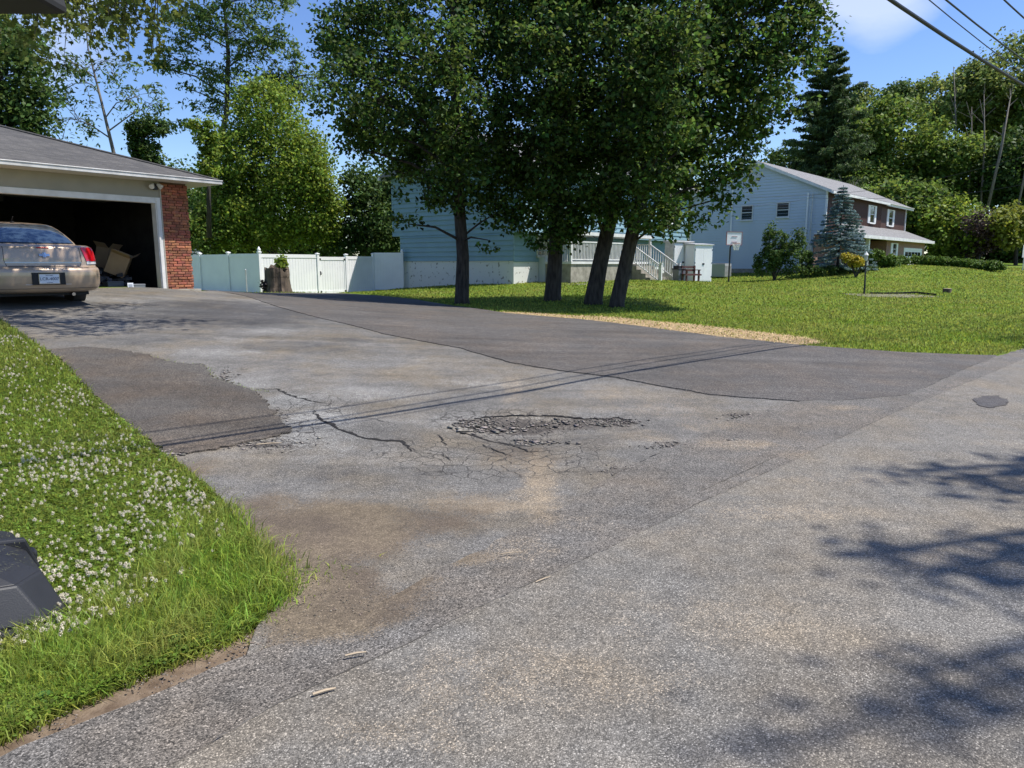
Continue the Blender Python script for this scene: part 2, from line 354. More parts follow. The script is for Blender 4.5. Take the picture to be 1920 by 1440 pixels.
M['ink'] = mat('plate_ink', (.02, .03, .08), .5)
M['card'] = mat('cardboard', (.36, .25, .14), .85, (.3, .2, .115), 4)
M['bin'] = mat('black_plastic', (.012, .0125, .015), .55, (.02, .021, .024), 6, bump=.08, bscale=200)
M['redwood'] = mat('redwood', (.10, .035, .03), .7)
M['wood'] = mat('pale_stick', (.42, .33, .22), .8)
M['chips'] = mat('wood_chips', (.50, .36, .18), .9, island=.4)
M['deadwood'] = mat('stump_wood', (.14, .105, .075), .95, (.05, .038, .028), 9, 6, bump=1, bscale=18, stretch=(1, 1, .35))
M['mulch'] = mat('mulch', (.06, .04, .028), .95, (.03, .02, .015), 12)
M['crack'] = mat('crack_dark', (.014, .012, .01), 1)
M['chunk'] = mat('asphalt_chunks', (.19, .168, .14), .95, island=.75)
def leafm(name, c, tr=.35, isl=.4, rough=.6, c2=None, sc_=.9): return mat(name, c, rough, island=isl, transl=tr, spec=.25, col2=c2 or tuple(q*.72 for q in c), scale=sc_, detail=4)
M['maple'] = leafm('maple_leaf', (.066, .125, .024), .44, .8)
M['ailan'] = leafm('long_leaf', (.10, .17, .045), .4, .6)
M['bright'] = leafm('bright_leaf', (.18, .27, .035), .4, .6)
M['deep'] = leafm('deep_leaf', (.07, .13, .028), .3, .45)
M['wood1'] = leafm('woods_leaf', (.14, .225, .04), .4, .6)
M['wood2'] = leafm('woods_leaf_pale', (.17, .235, .06), .4, .6)
M['pine'] = leafm('pine_needle', (.075, .13, .045), .32, .6)
M['spruce'] = leafm('spruce_needle', (.22, .31, .30), .15, .35)
M['yellow'] = leafm('yellow_leaf', (.42, .37, .03), .3, .3)
M['ygreen'] = leafm('yellow_green_leaf', (.2, .24, .035), .35, .35)
M['purple'] = leafm('purple_leaf', (.07, .045, .045), .2, .4)
M['hedge'] = leafm('hedge_leaf', (.10, .18, .025), .25, .4)
M['grass'] = leafm('grass_blade', (.17, .245, .03), .42, .6, c2=(.24, .27, .055), sc_=.45)
M['lgrass'] = leafm('tall_grass_blade', (.22, .335, .045), .45, .6, c2=(.28, .32, .07), sc_=3)
M['clover'] = leafm('clover_leaf', (.155, .24, .03), .4, .55)
M['flower'] = mat('clover_flower', (.74, .68, .55), .8, island=.25)
M['weed'] = leafm('weed_leaf', (.09, .19, .04), .3, .25)
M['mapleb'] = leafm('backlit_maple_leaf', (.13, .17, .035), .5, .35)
def groundmat():
    m = bpy.data.materials.new('lawn_soil'); m.use_nodes = True; t = m.node_tree; b = t.nodes['Principled BSDF']; Lk = t.links.new
    g = N(t, 'ShaderNodeNewGeometry')
    def noise(s, d):
        n = N(t, 'ShaderNodeTexNoise'); n.inputs['Scale'].default_value = s; n.inputs['Detail'].default_value = d; n.inputs['Roughness'].default_value = .65; Lk(g.outputs['Position'], n.inputs['Vector']); return n.outputs['Fac']
    def rp(x, stops):
        r = N(t, 'ShaderNodeValToRGB'); e = r.color_ramp.elements
        e[0].position, e[0].color = stops[0][0], (*stops[0][1], 1); e[1].position, e[1].color = stops[-1][0], (*stops[-1][1], 1)
        for p, c in stops[1:-1]:
            q = e.new(p); q.color = (*c, 1)
        Lk(x, r.inputs[0]); return r.outputs[0]
    gr = rp(noise(.35, 8), [(.3, (.075, .135, .016)), (.5, (.12, .185, .024)), (.68, (.20, .21, .045))])
    gf = rp(noise(30, 4), [(.3, (.55, .55, .55)), (.7, (1.3, 1.3, 1.2))])
    x = N(t, 'ShaderNodeMixRGB', blend_type='MULTIPLY'); x.inputs[0].default_value = 1; Lk(gr, x.inputs[1]); Lk(gf, x.inputs[2])
    so = rp(noise(12, 6), [(.3, (.085, .058, .038)), (.5, (.17, .125, .085)), (.7, (.24, .185, .13))])
    a = N(t, 'ShaderNodeAttribute'); a.attribute_name = 'soil'
    y = N(t, 'ShaderNodeMixRGB'); Lk(a.outputs['Fac'], y.inputs[0]); Lk(x.outputs[0], y.inputs[1]); Lk(so, y.inputs[2])
    Lk(y.outputs[0], b.inputs['Base Color']); b.inputs['Roughness'].default_value = .95; b.inputs['Specular IOR Level'].default_value = .1
    bp = N(t, 'ShaderNodeBump'); bp.inputs['Distance'].default_value = .02; bp.inputs['Strength'].default_value = .6; Lk(noise(40, 5), bp.inputs['Height']); Lk(bp.outputs[0], b.inputs['Normal'])
    return m
M['ground'] = groundmat()
# ================================================================= GROUND
def jit_line(pts, step=.12, amp=.03, seed=1, closed=False):
    r = random.Random(seed); out = []
    n = len(pts)
    for i in range(n if closed else n-1):
        a, b = pts[i], pts[(i+1) % n]; d = math.hypot(b[0]-a[0], b[1]-a[1]); k = max(1, int(d/step))
        nx, ny = (-(b[1]-a[1])/max(d, 1e-6), (b[0]-a[0])/max(d, 1e-6))
        for j in range(k):
            t = j/k; q = r.uniform(-amp, amp)*(1 if 0 < j else .3)
            out.append((a[0]+(b[0]-a[0])*t+nx*q, a[1]+(b[1]-a[1])*t+ny*q))
    if not closed: out.append((pts[-1][0], pts[-1][1]))
    return out
def inside(px, py, poly):
    poly = np.asarray(poly); c = np.zeros(px.shape, bool); n = len(poly); j = n-1
    for i in range(n):
        xi, yi, xj, yj = poly[i, 0], poly[i, 1], poly[j, 0], poly[j, 1]
        if abs(yj-yi) > 1e-12: c ^= ((yi > py) != (yj > py)) & (px < (xj-xi)*(py-yi)/(yj-yi)+xi)
        j = i
    return c
def sheet(name, poly, off, m, skirt=.08, near=.13, far=.45, ysw=9, masks=None, **tags):
    poly = [(float(a), float(b)) for a, b in poly]
    P = np.array(poly); pts = []
    lo, hi = P.min(0), P.max(0)
    for (y0, y1, s) in ((lo[1], min(hi[1], ysw), near), (max(lo[1], ysw), min(hi[1], 26), far), (max(lo[1], 26), hi[1], 2.5)):
        if y1 <= y0: continue
        gx, gy = np.meshgrid(np.arange(lo[0], hi[0], s), np.arange(y0+s/2, y1, s))
        gx = gx.ravel()+.17*s*np.sin(gy.ravel()*37); gy = gy.ravel()
        keep = inside(gx, gy, poly) & (gx > -30)
        d = np.full(gx.shape, 9e9)
        Q = P if len(P) < 900 else P[::2]
        for q in Q: d = np.minimum(d, (gx-q[0])**2+(gy-q[1])**2)
        keep &= d > (s*.35)**2
        pts += list(zip(gx[keep].tolist(), gy[keep].tolist()))
    n = len(poly)
    vs, es, fs, *_ = geometry.delaunay_2d_cdt([Vector(p) for p in poly+pts], [], [list(range(n))], 1, 1e-5)
    vs = np.array([(v[0], v[1]) for v in vs]); z = tz(vs[:, 0], vs[:, 1])+off
    mb = MB(); mb.v = [(float(a), float(b), float(c)) for (a, b), c in zip(vs, z)]; mb.f = [list(f) for f in fs]; mb.m = [0]*len(fs)
    cnt = {}
    for f in mb.f:
        for i in range(len(f)):
            e = (f[i], f[(i+1) % len(f)]); cnt[e] = 1
    for (a, b) in list(cnt):
        if (b, a) not in cnt:
            k = len(mb.v); va, vb = mb.v[a], mb.v[b]
            mb.v += [(va[0], va[1], va[2]-skirt), (vb[0], vb[1], vb[2]-skirt)]
            mb.f.append([b, a, k, k+1]); mb.m.append(0)
    o = mb.build(name, m)
    if masks:
        V = np.array(mb.v)
        for nm, blobs in masks.items():
            val = np.zeros(len(V))
            for (cx, cy, rx, ry, ang, s) in blobs:
                ca, sa = math.cos(ang), math.sin(ang)
                dx, dy = V[:, 0]-cx, V[:, 1]-cy
                q = ((dx*ca+dy*sa)/rx)**2+((-dx*sa+dy*ca)/ry)**2
                val = np.maximum(val, s*np.exp(-q*q*.7))
            at = o.data.attributes.new(nm, 'FLOAT', 'POINT'); at.data.foreach_set('value', val.astype(np.float32))
    return tag(o, **tags)
def gl(*pp): return [tuple(G(u, v).xy) for u, v in pp]
def blob(u, v, ru, rv, s=1.0, tilt=0):
    c = G(u, v); a = G(u+ru, v+tilt); b = G(u, v-rv) if v-rv > 520 else G(u, v+rv)
    ra = (a.xy-c.xy).length; rb = (b.xy-c.xy).length; d = a.xy-c.xy
    return (c.x, c.y, max(ra, .05), max(rb, .05), math.atan2(d.y, d.x), s)
# left lawn boundary, photo order from far to near
LB = gl((0,603),(55,640),(85,662),(125,690),(190,760),(255,815),(300,855),(345,885),(388,920),(420,955),(450,990),(480,1035),(505,1065),(530,1100),(520,1140),(480,1180),(400,1222),(310,1262),(217,1298),(112,1345),(0,1398))
ext0 = (-10.8, 10.4)
e1 = Vector(LB[-1])+(Vector(LB[-1])-Vector(LB[-2])).normalized()*4
LEFT_LAWN = jit_line([(-30, 8.5), ext0]+LB+[tuple(e1), (-7, -6), (-30, -6)], .12, .035, 3, True)
seam = gl((300,1472),(360,1440),(500,1352),(620,1293),(770,1223),(885,1162),(1020,1096),(1174,1023),(1310,955),(1425,900),(1497,868),(1570,832),(1655,791),(1754,748),(1826,718),(1918,678))
s0, s1 = Vector(seam[0]), Vector(seam[-1])
rd = Vector((math.sin(R(49)), math.cos(R(49)))); rn = Vector((rd.y, -rd.x))
seamx = [tuple(s0-rd*14)]+seam+[tuple(s1+rd*6), tuple(s1+rd*90)]
ROAD = jit_line(seamx, .1, .012, 5)+[tuple(s1+rd*90+rn*6.2), tuple(s0-rd*14+rn*6.2)]
NS_low = gl((430,551),(520,578),(620,603),(720,629),(860,655),(960,684),(1050,698),(1150,711),(1240,728),(1330,744),(1430,752),(1500,757),(1600,754),(1690,746),(1740,728),(1800,700),(1862,674))
NS_up = gl((1868,669),(1700,664),(1500,650),(1350,634),(1200,614),(1080,600),(950,589),(860,576),(780,563),(700,555))
c_far = [(-8.4, 31.5), (-10.5, 31.8), (-10.3, 24)]
STRIP = jit_line(NS_low, .12, .02, 6)+jit_line(NS_up+c_far, .3, .02, 8)
pillar_r = (-8.45, 19.3)
DRIVE = jit_line([(-16, 10.6), ext0]+LB[:-4], .15, .03, 9)+gl((640,1190),(760,1150),(900,1080),(1100,960),(1300,870),(1480,790))+NS_low[-6:][:1]
# driveway continues under the strip out to its lawn edge
DRIVE = jit_line([(-17.5, 11.2), ext0], .5, .02, 2)+jit_line(LB[:14], .15, .02, 9)+gl((515,1130),(480,1190),(455,1262),(700,1232),(900,1120),(1200,980),(1500,840),(1700,755),(1840,690))+NS_up[1:]+[(-8.6, 31), (-10.2, 31.3), (-10.1, 25), (-8.3, 19.5), (-9.3, 18.0), (-12.6, 13.9)]
AP_up = gl((1925,655),(1862,672),(1800,699),(1740,727),(1690,745),(1600,753),(1500,757),(1440,772),(1390,788),(1330,815),(1240,852),(1160,892),(1080,940),(960,1010),(850,1065),(760,1115),(690,1168),(600,1187),(500,1228),(412,1262),(330,1298),(225,1343),(112,1388),(37,1421),(0,1440))
ae = Vector(AP_up[-1])-rd*12
APRON = jit_line([tuple(s1+rd*40-rn*.3)]+AP_up+[tuple(ae)], .12, .03, 11)+jit_line([tuple(Vector(p)+rn*.35) for p in seamx[:-1]], .5, 0, 4)[:-12]+[tuple(s1+rd*38+rn*.3)]
PATCH = jit_line(gl((88,660),(150,655),(210,658),(270,668),(330,685),(382,688),(398,712),(470,735),(500,760),(525,795),(548,815),(500,828),(440,842),(380,853),(325,858),(265,822),(190,762),(125,690)), .05, .035, 12, True)
SPOT = jit_line(gl((1822,756),(1840,749),(1870,748),(1888,758),(1884,767),(1855,772),(1834,768)), .035, .022, 13, True)
dmask = {
 'dirt': [blob(620,1000,175,55,1.15), blob(540,1060,80,75,1.15), blob(610,1120,110,60,1.15), blob(500,960,80,30,.8), blob(860,950,110,22,.5), blob(760,985,160,26,.8), blob(980,862,90,22,.55), blob(450,985,40,25,.6), blob(650,1160,120,45), blob(560,1190,60,30),blob(370,885,40,22,.7)],
 'tan': [blob(1010,905,36,62,.9), blob(900,955,110,22,.8), blob(830,990,80,20,.7), blob(1130,740,60,18,.45), blob(1240,770,90,18,.45), blob(960,735,26,40,.5), blob(1330,800,70,14,.5), blob(1200,820,60,20,.4),blob(640,760,60,10,.3), blob(1000,640,90,12,.3)],
 'seal': [blob(420,590,230,26,.95), blob(860,760,120,14,.5), blob(560,650,150,14,.6), blob(300,640,120,12,.6), blob(700,640,120,14,.5), blob(560,700,80,12,.5), blob(700,900,170,35,.5), blob(460,930,60,30,.5), blob(820,900,100,20,.45), blob(1350,690,60,8,.4)],
 'pale': [blob(590,800,70,38,.95), blob(500,620,80,8,.7), blob(680,740,150,16,.6), blob(420,665,90,10,.6), blob(900,720,90,12,.5), blob(300,585,120,8,.6), blob(540,755,50,16,.9), blob(700,680,140,14,.45), blob(880,790,110,24,.4), blob(470,720,60,12,.6), blob(250,565,110,8,.5), blob(640,830,50,24,.7), blob(470,640,160,8,.4),blob(1060,780,140,12,.5)],
 'rubble': [blob(960,808,95,20,1.0), blob(1090,800,75,14,.8), blob(1150,798,50,12,.9), blob(900,802,44,12,.9), blob(1390,782,40,6,.7), blob(1270,838,55,8,.7), blob(1165,888,40,10,.6), blob(500,840,90,10,.6), blob(1120,835,60,14,.5)],
 'craze': [blob(880,860,130,34,1), blob(560,790,90,50,.9), blob(940,800,150,34,.8), blob(760,850,90,26,.7), blob(1050,850,90,26,.8), blob(430,690,60,14,.5), blob(1000,880,100,20,.8)]}
amask = {'dirt': [blob(690,1120,130,44,1), blob(610,1160,90,30,1),blob(540,1200,60,16,.8),blob(850,1050,90,20,.6), blob(760,1200,20,12,.4)], 'tan': [blob(900,1040,150,30,.6), blob(1390,840,110,10,.6), blob(1590,770,60,5,.6), blob(1420,905,60,10,.35), blob(1500,860,40,8,.5), blob(740,1215,26,10,.6), blob(1100,985,70,16,.4),blob(1250,925,30,6,.4)],
 'pale': [blob(735,1195,30,14,.6)], 'seal': [blob(1400,820,120,12,.3)], 'rubble': [blob(1380,831,18,3,.9), blob(620,1260,100,5,.4),blob(1165,1025,60,6,.5)], 'craze': []}
rmask = {'tan': [blob(1000,1290,330,70,.45), blob(1480,970,200,18,.5), blob(1600,910,200,16,.4), blob(1400,1180,300,60,.35), blob(1760,1060,160,30,.5), blob(1860,840,60,6,.4), blob(760,1400,200,40,.45),blob(1300,1010,90,14,.35), blob(1150,1120,120,30,.3)],
 'pale': [blob(1250,1110,60,20,.4), blob(1500,1250,160,40,.25)], 'dirt': [], 'seal': [], 'rubble': [], 'craze': []}
drv = sheet('driveway', DRIVE, .02, M['drive'], masks=dmask, label='worn grey asphalt driveway, cracked and potholed, in front of the garage', kind='structure')
sheet('road_shoulder', APRON, .027, M['apron'], masks={k: amask.get(k, [])+(dmask[k] if k in ('dirt','tan') else []) for k in dmask}, label='band of coarse dark asphalt between driveway and road', kind='structure')
sheet('road', ROAD, .036, M['road'], masks=rmask, label='light grey asphalt road in the foreground', kind='structure')
stp = sheet('driveway_extension', STRIP, .03, M['newasp'], label='strip of newer dark asphalt along the right of the driveway', kind='structure')
sheet('asphalt_patch', PATCH, .036, M['patch'], label='brownish asphalt patch beside the left lawn', kind='structure')
sheet('asphalt_spot', SPOT, .042, M['spot'], skirt=.004, near=.1, label='small dark round patch on the road', kind='structure')
STRAW = jit_line(gl((930,585),(1000,588),(1082,593),(1140,595),(1200,601),(1290,609),(1370,618),(1450,627),(1530,638),(1535,645),(1490,648),(1350,633.5),(1200,613.5),(1082,599.5),(950,588.5)), .15, .03, 15, True)
# terrain, cut finer near the camera
def axis(a, b, s, lim):
    c = list(np.arange(a, b+1e-6, s)); q = s
    lo, hi = [], []; x = c[0]
    while x > -lim: q *= 1.35; x -= q; lo.append(x)
    q = s; x = c[-1]
    while x < lim: q *= 1.35; x += q; hi.append(x)
    return np.array(lo[::-1]+c+hi)
ax, ay = axis(-14, 22, .25, 1600), axis(-2, 60, .25, 1600)
gx, gy = np.meshgrid(ax, ay); fx, fy = gx.ravel(), gy.ravel(); fz = tz(fx, fy)
nx_, ny_ = len(ax), len(ay)
paved = np.zeros(fx.shape, bool)
for p in (DRIVE, APRON, ROAD, STRIP): paved |= inside(fx, fy, p)
lawnL = inside(fx, fy, LEFT_LAWN)
ii, jj = np.meshgrid(np.arange(nx_-1), np.arange(ny_-1)); q0 = (jj*nx_+ii).ravel()
loops = np.stack([q0, q0+1, q0+nx_+1, q0+nx_], 1).ravel(); st = np.arange(len(q0))*4
gr = mesh_np('ground', np.c_[fx, fy, fz], loops, st, None, M['ground'])
soil = np.where(paved, 1.0, 0.0)
vx, vy = rn
side = (fx-s0.x)*rn.x+(fy-s0.y)*rn.y
verge = (~lawnL) & (~paved) & (fy < 6.5) & (fx < 2)
soil[verge] = 1; soil[(side > -1.75) & (fy < 5.5) & (fx < 1)] = 1
at = gr.data.attributes.new('soil', 'FLOAT', 'POINT'); at.data.foreach_set('value', soil.astype(np.float32))
tag(gr, 'lawn and bare soil ground reaching the horizon', kind='structure')
# cracks
def crack(pts, wd, seed, nm='crack', par=drv, zo=.025, am=.018, mt=None):
    r = random.Random(seed); P2 = jit_line(gl(*pts), .035, am, seed); mb = MB(); n = len(P2); vs = []
    for i, p in enumerate(P2):
        a, b = P2[max(i-1, 0)], P2[min(i+1, n-1)]; d = Vector((b[0]-a[0], b[1]-a[1])).normalized()
        ww = wd*(.35+.9*r.random())*min(1, .15+4*min(i, n-1-i)/n); z = H(*p)+zo
        vs += [(p[0]-d.y*ww, p[1]+d.x*ww, z), (p[0]+d.y*ww, p[1]-d.x*ww, z)]
    mb.add(vs, [[2*i, 2*i+1, 2*i+3, 2*i+2] for i in range(n-1)])
    return mb.build(nm, mt or M['crack'], par)
crack([(478,734),(520,733),(545,746),(590,757),(618,762)], .014, 1)
crack([(588,775),(600,790),(625,803),(650,815),(690,828),(725,832),(752,832),(765,845),(772,852)], .021, 2)
crack([(848,800),(862,795),(905,788),(960,784),(1020,784),(1080,788),(1130,791),(1190,798)], .019, 3)
crack([(858,806),(880,820),(905,828),(950,838),(1000,843)], .02, 4); crack([(848,800),(858,806)], .02, 31); crack([(1130,791),(1160,788),(1195,800)], .012, 32); crack([(930,832),(990,852),(1040,850)], .01, 33)
crack([(820,820),(832,835),(836,842)], .008, 5); crack([(900,838),(930,850),(960,862)], .009, 6)
crack([(780,853),(830,858),(850,872)], .006, 8)
crack([(860,655),(960,685),(1050,699),(1150,712),(1240,729),(1330,745),(1430,753)], .007, 9)
crack([(740,800),(700,790),(650,786),(620,792)], .005, 10)
crack([(1390,788),(1340,812),(1270,842),(1200,872)], .016, 15)
seamm = mat('seam_grime', (.06, .053, .044), .95, (.12, .11, .095), 9, fac=(.45, .55)); rdo = bpy.data.objects['road']
for q_, (a_, b_) in enumerate(((0, 4), (3, 7), (7, 10), (10, 13), (13, 16))):
    sp_ = [(300,1472),(360,1440),(500,1352),(620,1293),(770,1223),(885,1162),(1020,1096),(1174,1023),(1310,955),(1425,900),(1497,868),(1570,832),(1655,791),(1754,748),(1826,718),(1900,686)][a_:b_+1]
    crack(sp_, .0035, 50+q_, 'seam_crack', rdo, .0385, .006, seamm)
# loose broken asphalt
def rocks(name, spots, m, seed, off, **tags):
    r = np.random.default_rng(seed); A = []
    oc = np.array([(1,0,0),(-1,0,0),(0,1,0),(0,-1,0),(0,0,1),(0,0,-1)], float)
    for (u, v, ru, rv, n, s) in spots:
        k = r.normal(size=(n, 2))*.5
        c = G(u, v); e = G(u+ru, v); f_ = G(u, v-rv)
        ex, ey = (e.xy-c.xy), (f_.xy-c.xy)
        px = c.x+k[:, 0]*ex.x+k[:, 1]*ey.x; py = c.y+k[:, 0]*ex.y+k[:, 1]*ey.y
        sz = s*(.35+r.random(n)**2*1.2)
        P = np.repeat(oc[None], n, 0)*(.5+.7*r.random((n, 6, 1)))*sz[:, None, None]*np.array([1, 1, .32])*np.where(sz > .022, .5, 1)[:, None, None]**np.array([0, 0, 1])
        th = r.random(n)*6.28; ca, sa = np.cos(th)[:, None], np.sin(th)[:, None]
        x = P[..., 0]*ca-P[..., 1]*sa; y = P[..., 0]*sa+P[..., 1]*ca
        P = np.stack([x+px[:, None], y+py[:, None], P[..., 2]+(tz(px, py)+off+sz*.2)[:, None]], 2); A.append(P)
    tri = [[0,2,4],[2,1,4],[1,3,4],[3,0,4],[2,0,5],[1,2,5],[3,1,5],[0,3,5]]
    return tag(shapes_np(name, np.concatenate(A), tri, m), kind='stuff', **tags)
rocks('asphalt_rubble', [(960,808,95,15,260,.014),(950,812,85,12,46,.034),(1080,800,60,8,34,.03),(1010,835,60,6,30,.032),(890,812,34,8,24,.036),(900,800,40,10,160,.018),(990,836,40,6,60,.022),(1080,800,70,12,120,.013),(1150,798,45,9,200,.018),(1390,784,40,6,90,.015),(1260,842,60,8,120,.014),
   (1165,888,60,12,120,.01),(1375,831,14,3,40,.02),(480,838,110,12,200,.015),(250,815,22,22,220,.024),(190,765,18,18,160,.03),(135,700,10,14,120,.03),(310,856,24,8,140,.03),(520,800,24,24,60,.014),(420,712,26,14,70,.02)], M['chunk'], 3, .022, label='loose broken asphalt crumbs around pothole and patch edges')
rocks('gravel', [(600,1150,240,110,900,.006),(450,1215,150,26,170,.006),(300,1290,160,24,170,.006),(120,1375,150,26,150,.006),(1100,1180,500,140,300,.005),(620,1240,200,30,300,.008),(1000,900,300,70,400,.005)], mat('gravel', (.19, .155, .115), .95, island=.5), 4, .02, label='fine gravel and grit strewn along the road edge')
# ================================================================= BUILDINGS
def fr(p, bearing):
    d = Vector((math.sin(R(bearing)), math.cos(R(bearing)))); return Vector((p[0], p[1])), d, Vector((-d.y, d.x))
def sat(p, bearing, u):
    """distance along a bearing from p until image column u"""
    k = (u-960)/F*0.99; P, d, _ = fr(p, bearing)
    # X/(forward depth) with small pitch ignored
    return (k*P.y-P.x)/(d.x-k*d.y)
def lap(mb, xl, xr, z0, z1, y, pitch=.2, out=.042, nrm=-1):
    """lap siding on plane y (outside towards nrm*y); xl/xr may be functions of z"""
    fl = xl if callable(xl) else (lambda z: xl); frr = xr if callable(xr) else (lambda z: xr)
    z = z0
    while z < z1-1e-4:
        zt = min(z+pitch, z1)
        a, b, c, d = fl(z), frr(z), frr(zt), fl(zt)
        if b-a > .02:
            yo = y+nrm*out
            mb.add([(a, yo, z), (b, yo, z), (c, y, zt), (d, y, zt)], [[0, 1, 2, 3]])
            mb.add([(a, y, z), (b, y, z), (b, yo, z), (a, yo, z)], [[0, 1, 2, 3]])
        z = zt
def swap(mb):
    """turn a mesh built on the xz plane onto the yz plane: (x,y,z)->(y,x,z)"""
    mb.v = [(b, a, c) for a, b, c in mb.v]; return mb
def window(root, x0, x1, z0, z1, y, side=False, grid=(1, 2), shutters=None, sill=True, fw=.07, curtain=False, label=None):
    f = MB(); o = .03
    f.box(x0-fw, x0, y-o-.03, y, z0-fw, z1+fw); f.box(x1, x1+fw, y-o-.03, y, z0-fw, z1+fw)
    f.box(x0, x1, y-o-.03, y, z1, z1+fw); f.box(x0, x1, y-o-.03, y, z0-fw, z0)
    if sill: f.box(x0-fw-.03, x1+fw+.03, y-o-.08, y-.001, z0-fw-.05, z0-fw-.002)
    g = MB(); g.box(x0, x1, y-.022, y-.002, z0, z1)
    bars = MB(); nx, nz = grid
    for i in range(1, nx): q = x0+(x1-x0)*i/nx; bars.box(q-.012, q+.012, y-.04, y-.024, z0, z1)
    for i in range(1, nz): q = z0+(z1-z0)*i/nz; bars.box(x0, x1, y-.043, y-.0225, q-.025, q+.025)
    if side: swap(f); swap(g); swap(bars)
    fo = f.build('window', M['trim'], root); g.build('pane', M['glass'], fo)
    if bars.v: bars.build('glazing_bar', M['trim'], fo)
    if label: fo['label'] = label
    if shutters:
        for s in (-1, 1):
            a = (x0-fw-.02-shutters) if s < 0 else (x1+fw+.02); sh = MB()
            sh.box(a, a+shutters, y-.05, y, z0-fw, z1+fw)
            k = 9
            for i in range(k):
                zz = z0+(z1-z0)*i/k; sh.box(a+.04, a+shutters-.04, y-.062, y-.05, zz+.02, zz+(z1-z0)/k-.01)
            if side: swap(sh)
            sh.build('shutter', M['white'], root)
    return fo

# ---------------------------------------------------------------- garage wing
GB = 38; g0 = W(303, 541, 18.5); GZ = .97
gar = empty('brick_garage', (g0.x, g0.y, GZ), GB, label='low garage wing with open double door, rustic brick pier and grey shingle roof at left', cat='garage')
PW = .86; DWL = -5.1; WH = 2.66; DH = 2.13
gw = MB()   # rear and side walls
gw.box(DWL-3.8, PW, 6.5, 6.7, -.05, WH); gw.box(PW-.2, PW-.002, .35, 6.5, -.05, WH); gw.box(DWL-4.0, DWL-3.8, 0, 6.7, -.05, WH); gw.box(DWL-3.8, DWL-.02, .02, .25, -.05, WH)
gw.build('wall', M['beige'], gar)
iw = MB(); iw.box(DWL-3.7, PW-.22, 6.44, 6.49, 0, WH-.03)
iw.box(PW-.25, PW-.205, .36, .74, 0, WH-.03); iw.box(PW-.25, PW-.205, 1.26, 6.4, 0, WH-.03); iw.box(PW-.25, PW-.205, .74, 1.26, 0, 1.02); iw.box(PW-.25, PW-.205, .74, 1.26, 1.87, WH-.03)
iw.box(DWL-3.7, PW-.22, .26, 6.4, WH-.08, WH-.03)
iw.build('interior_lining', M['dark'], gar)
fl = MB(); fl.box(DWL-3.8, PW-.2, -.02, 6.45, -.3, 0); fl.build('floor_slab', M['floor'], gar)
ap = MB(); ap.box(DWL-.3, PW+.05, -.28, -.021, -.35, -.012); ap.build('threshold', M['conc'], gar, bevel=.01)
hd = MB(); hd.box(DWL-.02, .14, .0, .22, DH+.14, WH); hd.build('header_panel', M['beige'], gar)
tr = MB(); tr.box(DWL-.02, 0, -.02, .2, DH, DH+.14); tr.box(0, .13, -.022, .2, 0, DH+.14); tr.box(.02, .07, -.05, -.022, 0, DH+.06); tr.build('door_frame', M['trim'], gar, bevel=.008)
ts = MB(); ts.box(.132, .16, -.03, .3, 0, DH+.5); ts.build('corner_trim', M['tantrim'], gar)
pier = MB(); pier.box(.18, PW-.02, .03, .34, -.15, WH)
pr = pier.build('pier_core', M['mortar'], gar)
bk = MB(); z = -.1; row = 0; rr = random.Random(5)
while z < WH-.04:
    x = .165-(.1 if row % 2 else 0)
    while x < PW-.01:
        Lb = rr.choice([.2, .2, .19, .24]); a, b = max(x, .165), min(x+Lb-.018, PW)
        if b-a > .03:
            dy = rr.uniform(-.010, .006); hh = .059+rr.uniform(-.004, .004); sag = rr.uniform(-.004, .004)
            vs = []
            for (yy, zz) in ((-.006+dy, z), (-.013+dy, z+hh*.2), (-.013+dy, z+hh*.8), (-.006+dy, z+hh)): vs += [(a, yy, zz+sag), (b, yy, zz-sag)]
            vs += [(a, .05, z), (b, .05, z), (a, .05, z+hh), (b, .05, z+hh)]
            bk.add(vs, [[0,1,3,2],[2,3,5,4],[4,5,7,6],[6,7,11,10],[0,8,9,1],[0,2,4,6,10,8],[1,9,11,7,5,3]])
        x += Lb
    # side return
    for k in range(2):
        y0 = .05+k*.15+(.04 if row % 2 else 0); dx = rr.uniform(-.01, .012); bk.box(PW-.03, PW+.004+dx, y0+.003, min(y0+.14, .345), z, z+.056)
    z += .0665; row += 1
bk.build('brick_facing', M['brick'], gar)
# roof : hip
OV = .58; x1r = PW+OV; yf, yb = -OV, 7.5-OV+.5; x0r = DWL-6; zE = WH+.1; rise = .338
mid = (yf+yb)/2; hy = mid-yf
rid1 = (x1r-hy, mid, zE+hy*rise); rid0 = (x0r, mid, zE+hy*rise)
rf = MB()
A_, B_, C_, D_ = (x0r, yf, zE), (x1r, yf, zE), (x1r, yb, zE), (x0r, yb, zE)
rf.add([A_, B_, rid1, rid0], [[0, 1, 2, 3]]); rf.add([B_, C_, rid1], [[0, 1, 2]]); rf.add([C_, D_, rid0, rid1], [[0, 1, 2, 3]]); rf.add([D_, A_, rid0], [[0, 1, 2]])
rf.build('roof', M['roofg'], gar)
hc = MB(); hc.tube([(x1r-.02, yf+.02, zE+.012), (rid1[0], rid1[1], rid1[2]+.015), (x0r, mid, rid1[2]+.015)], .035, 6); hc.build('ridge_cap', M['roofg'], gar)
sf = MB(); sf.box(x0r, x1r-.05, yf+.05, .0, WH, WH+.03); sf.box(PW+.001, x1r-.05, .0, yb-.05, WH, WH+.03); sf.build('soffit', M['soffit'], gar)
gt = MB()
gt.box(x0r, x1r+.04, yf-.07, yf+.04, zE-.10, zE-.012); gt.box(x0r, x1r+.05, yf-.085, yf-.07, zE-.022, zE+.004); gt.box(x1r-.04, x1r+.03, yf+.041, yb, zE-.10, zE-.015)
gt.build('gutter', M['gutter'], gar, bevel=.008)
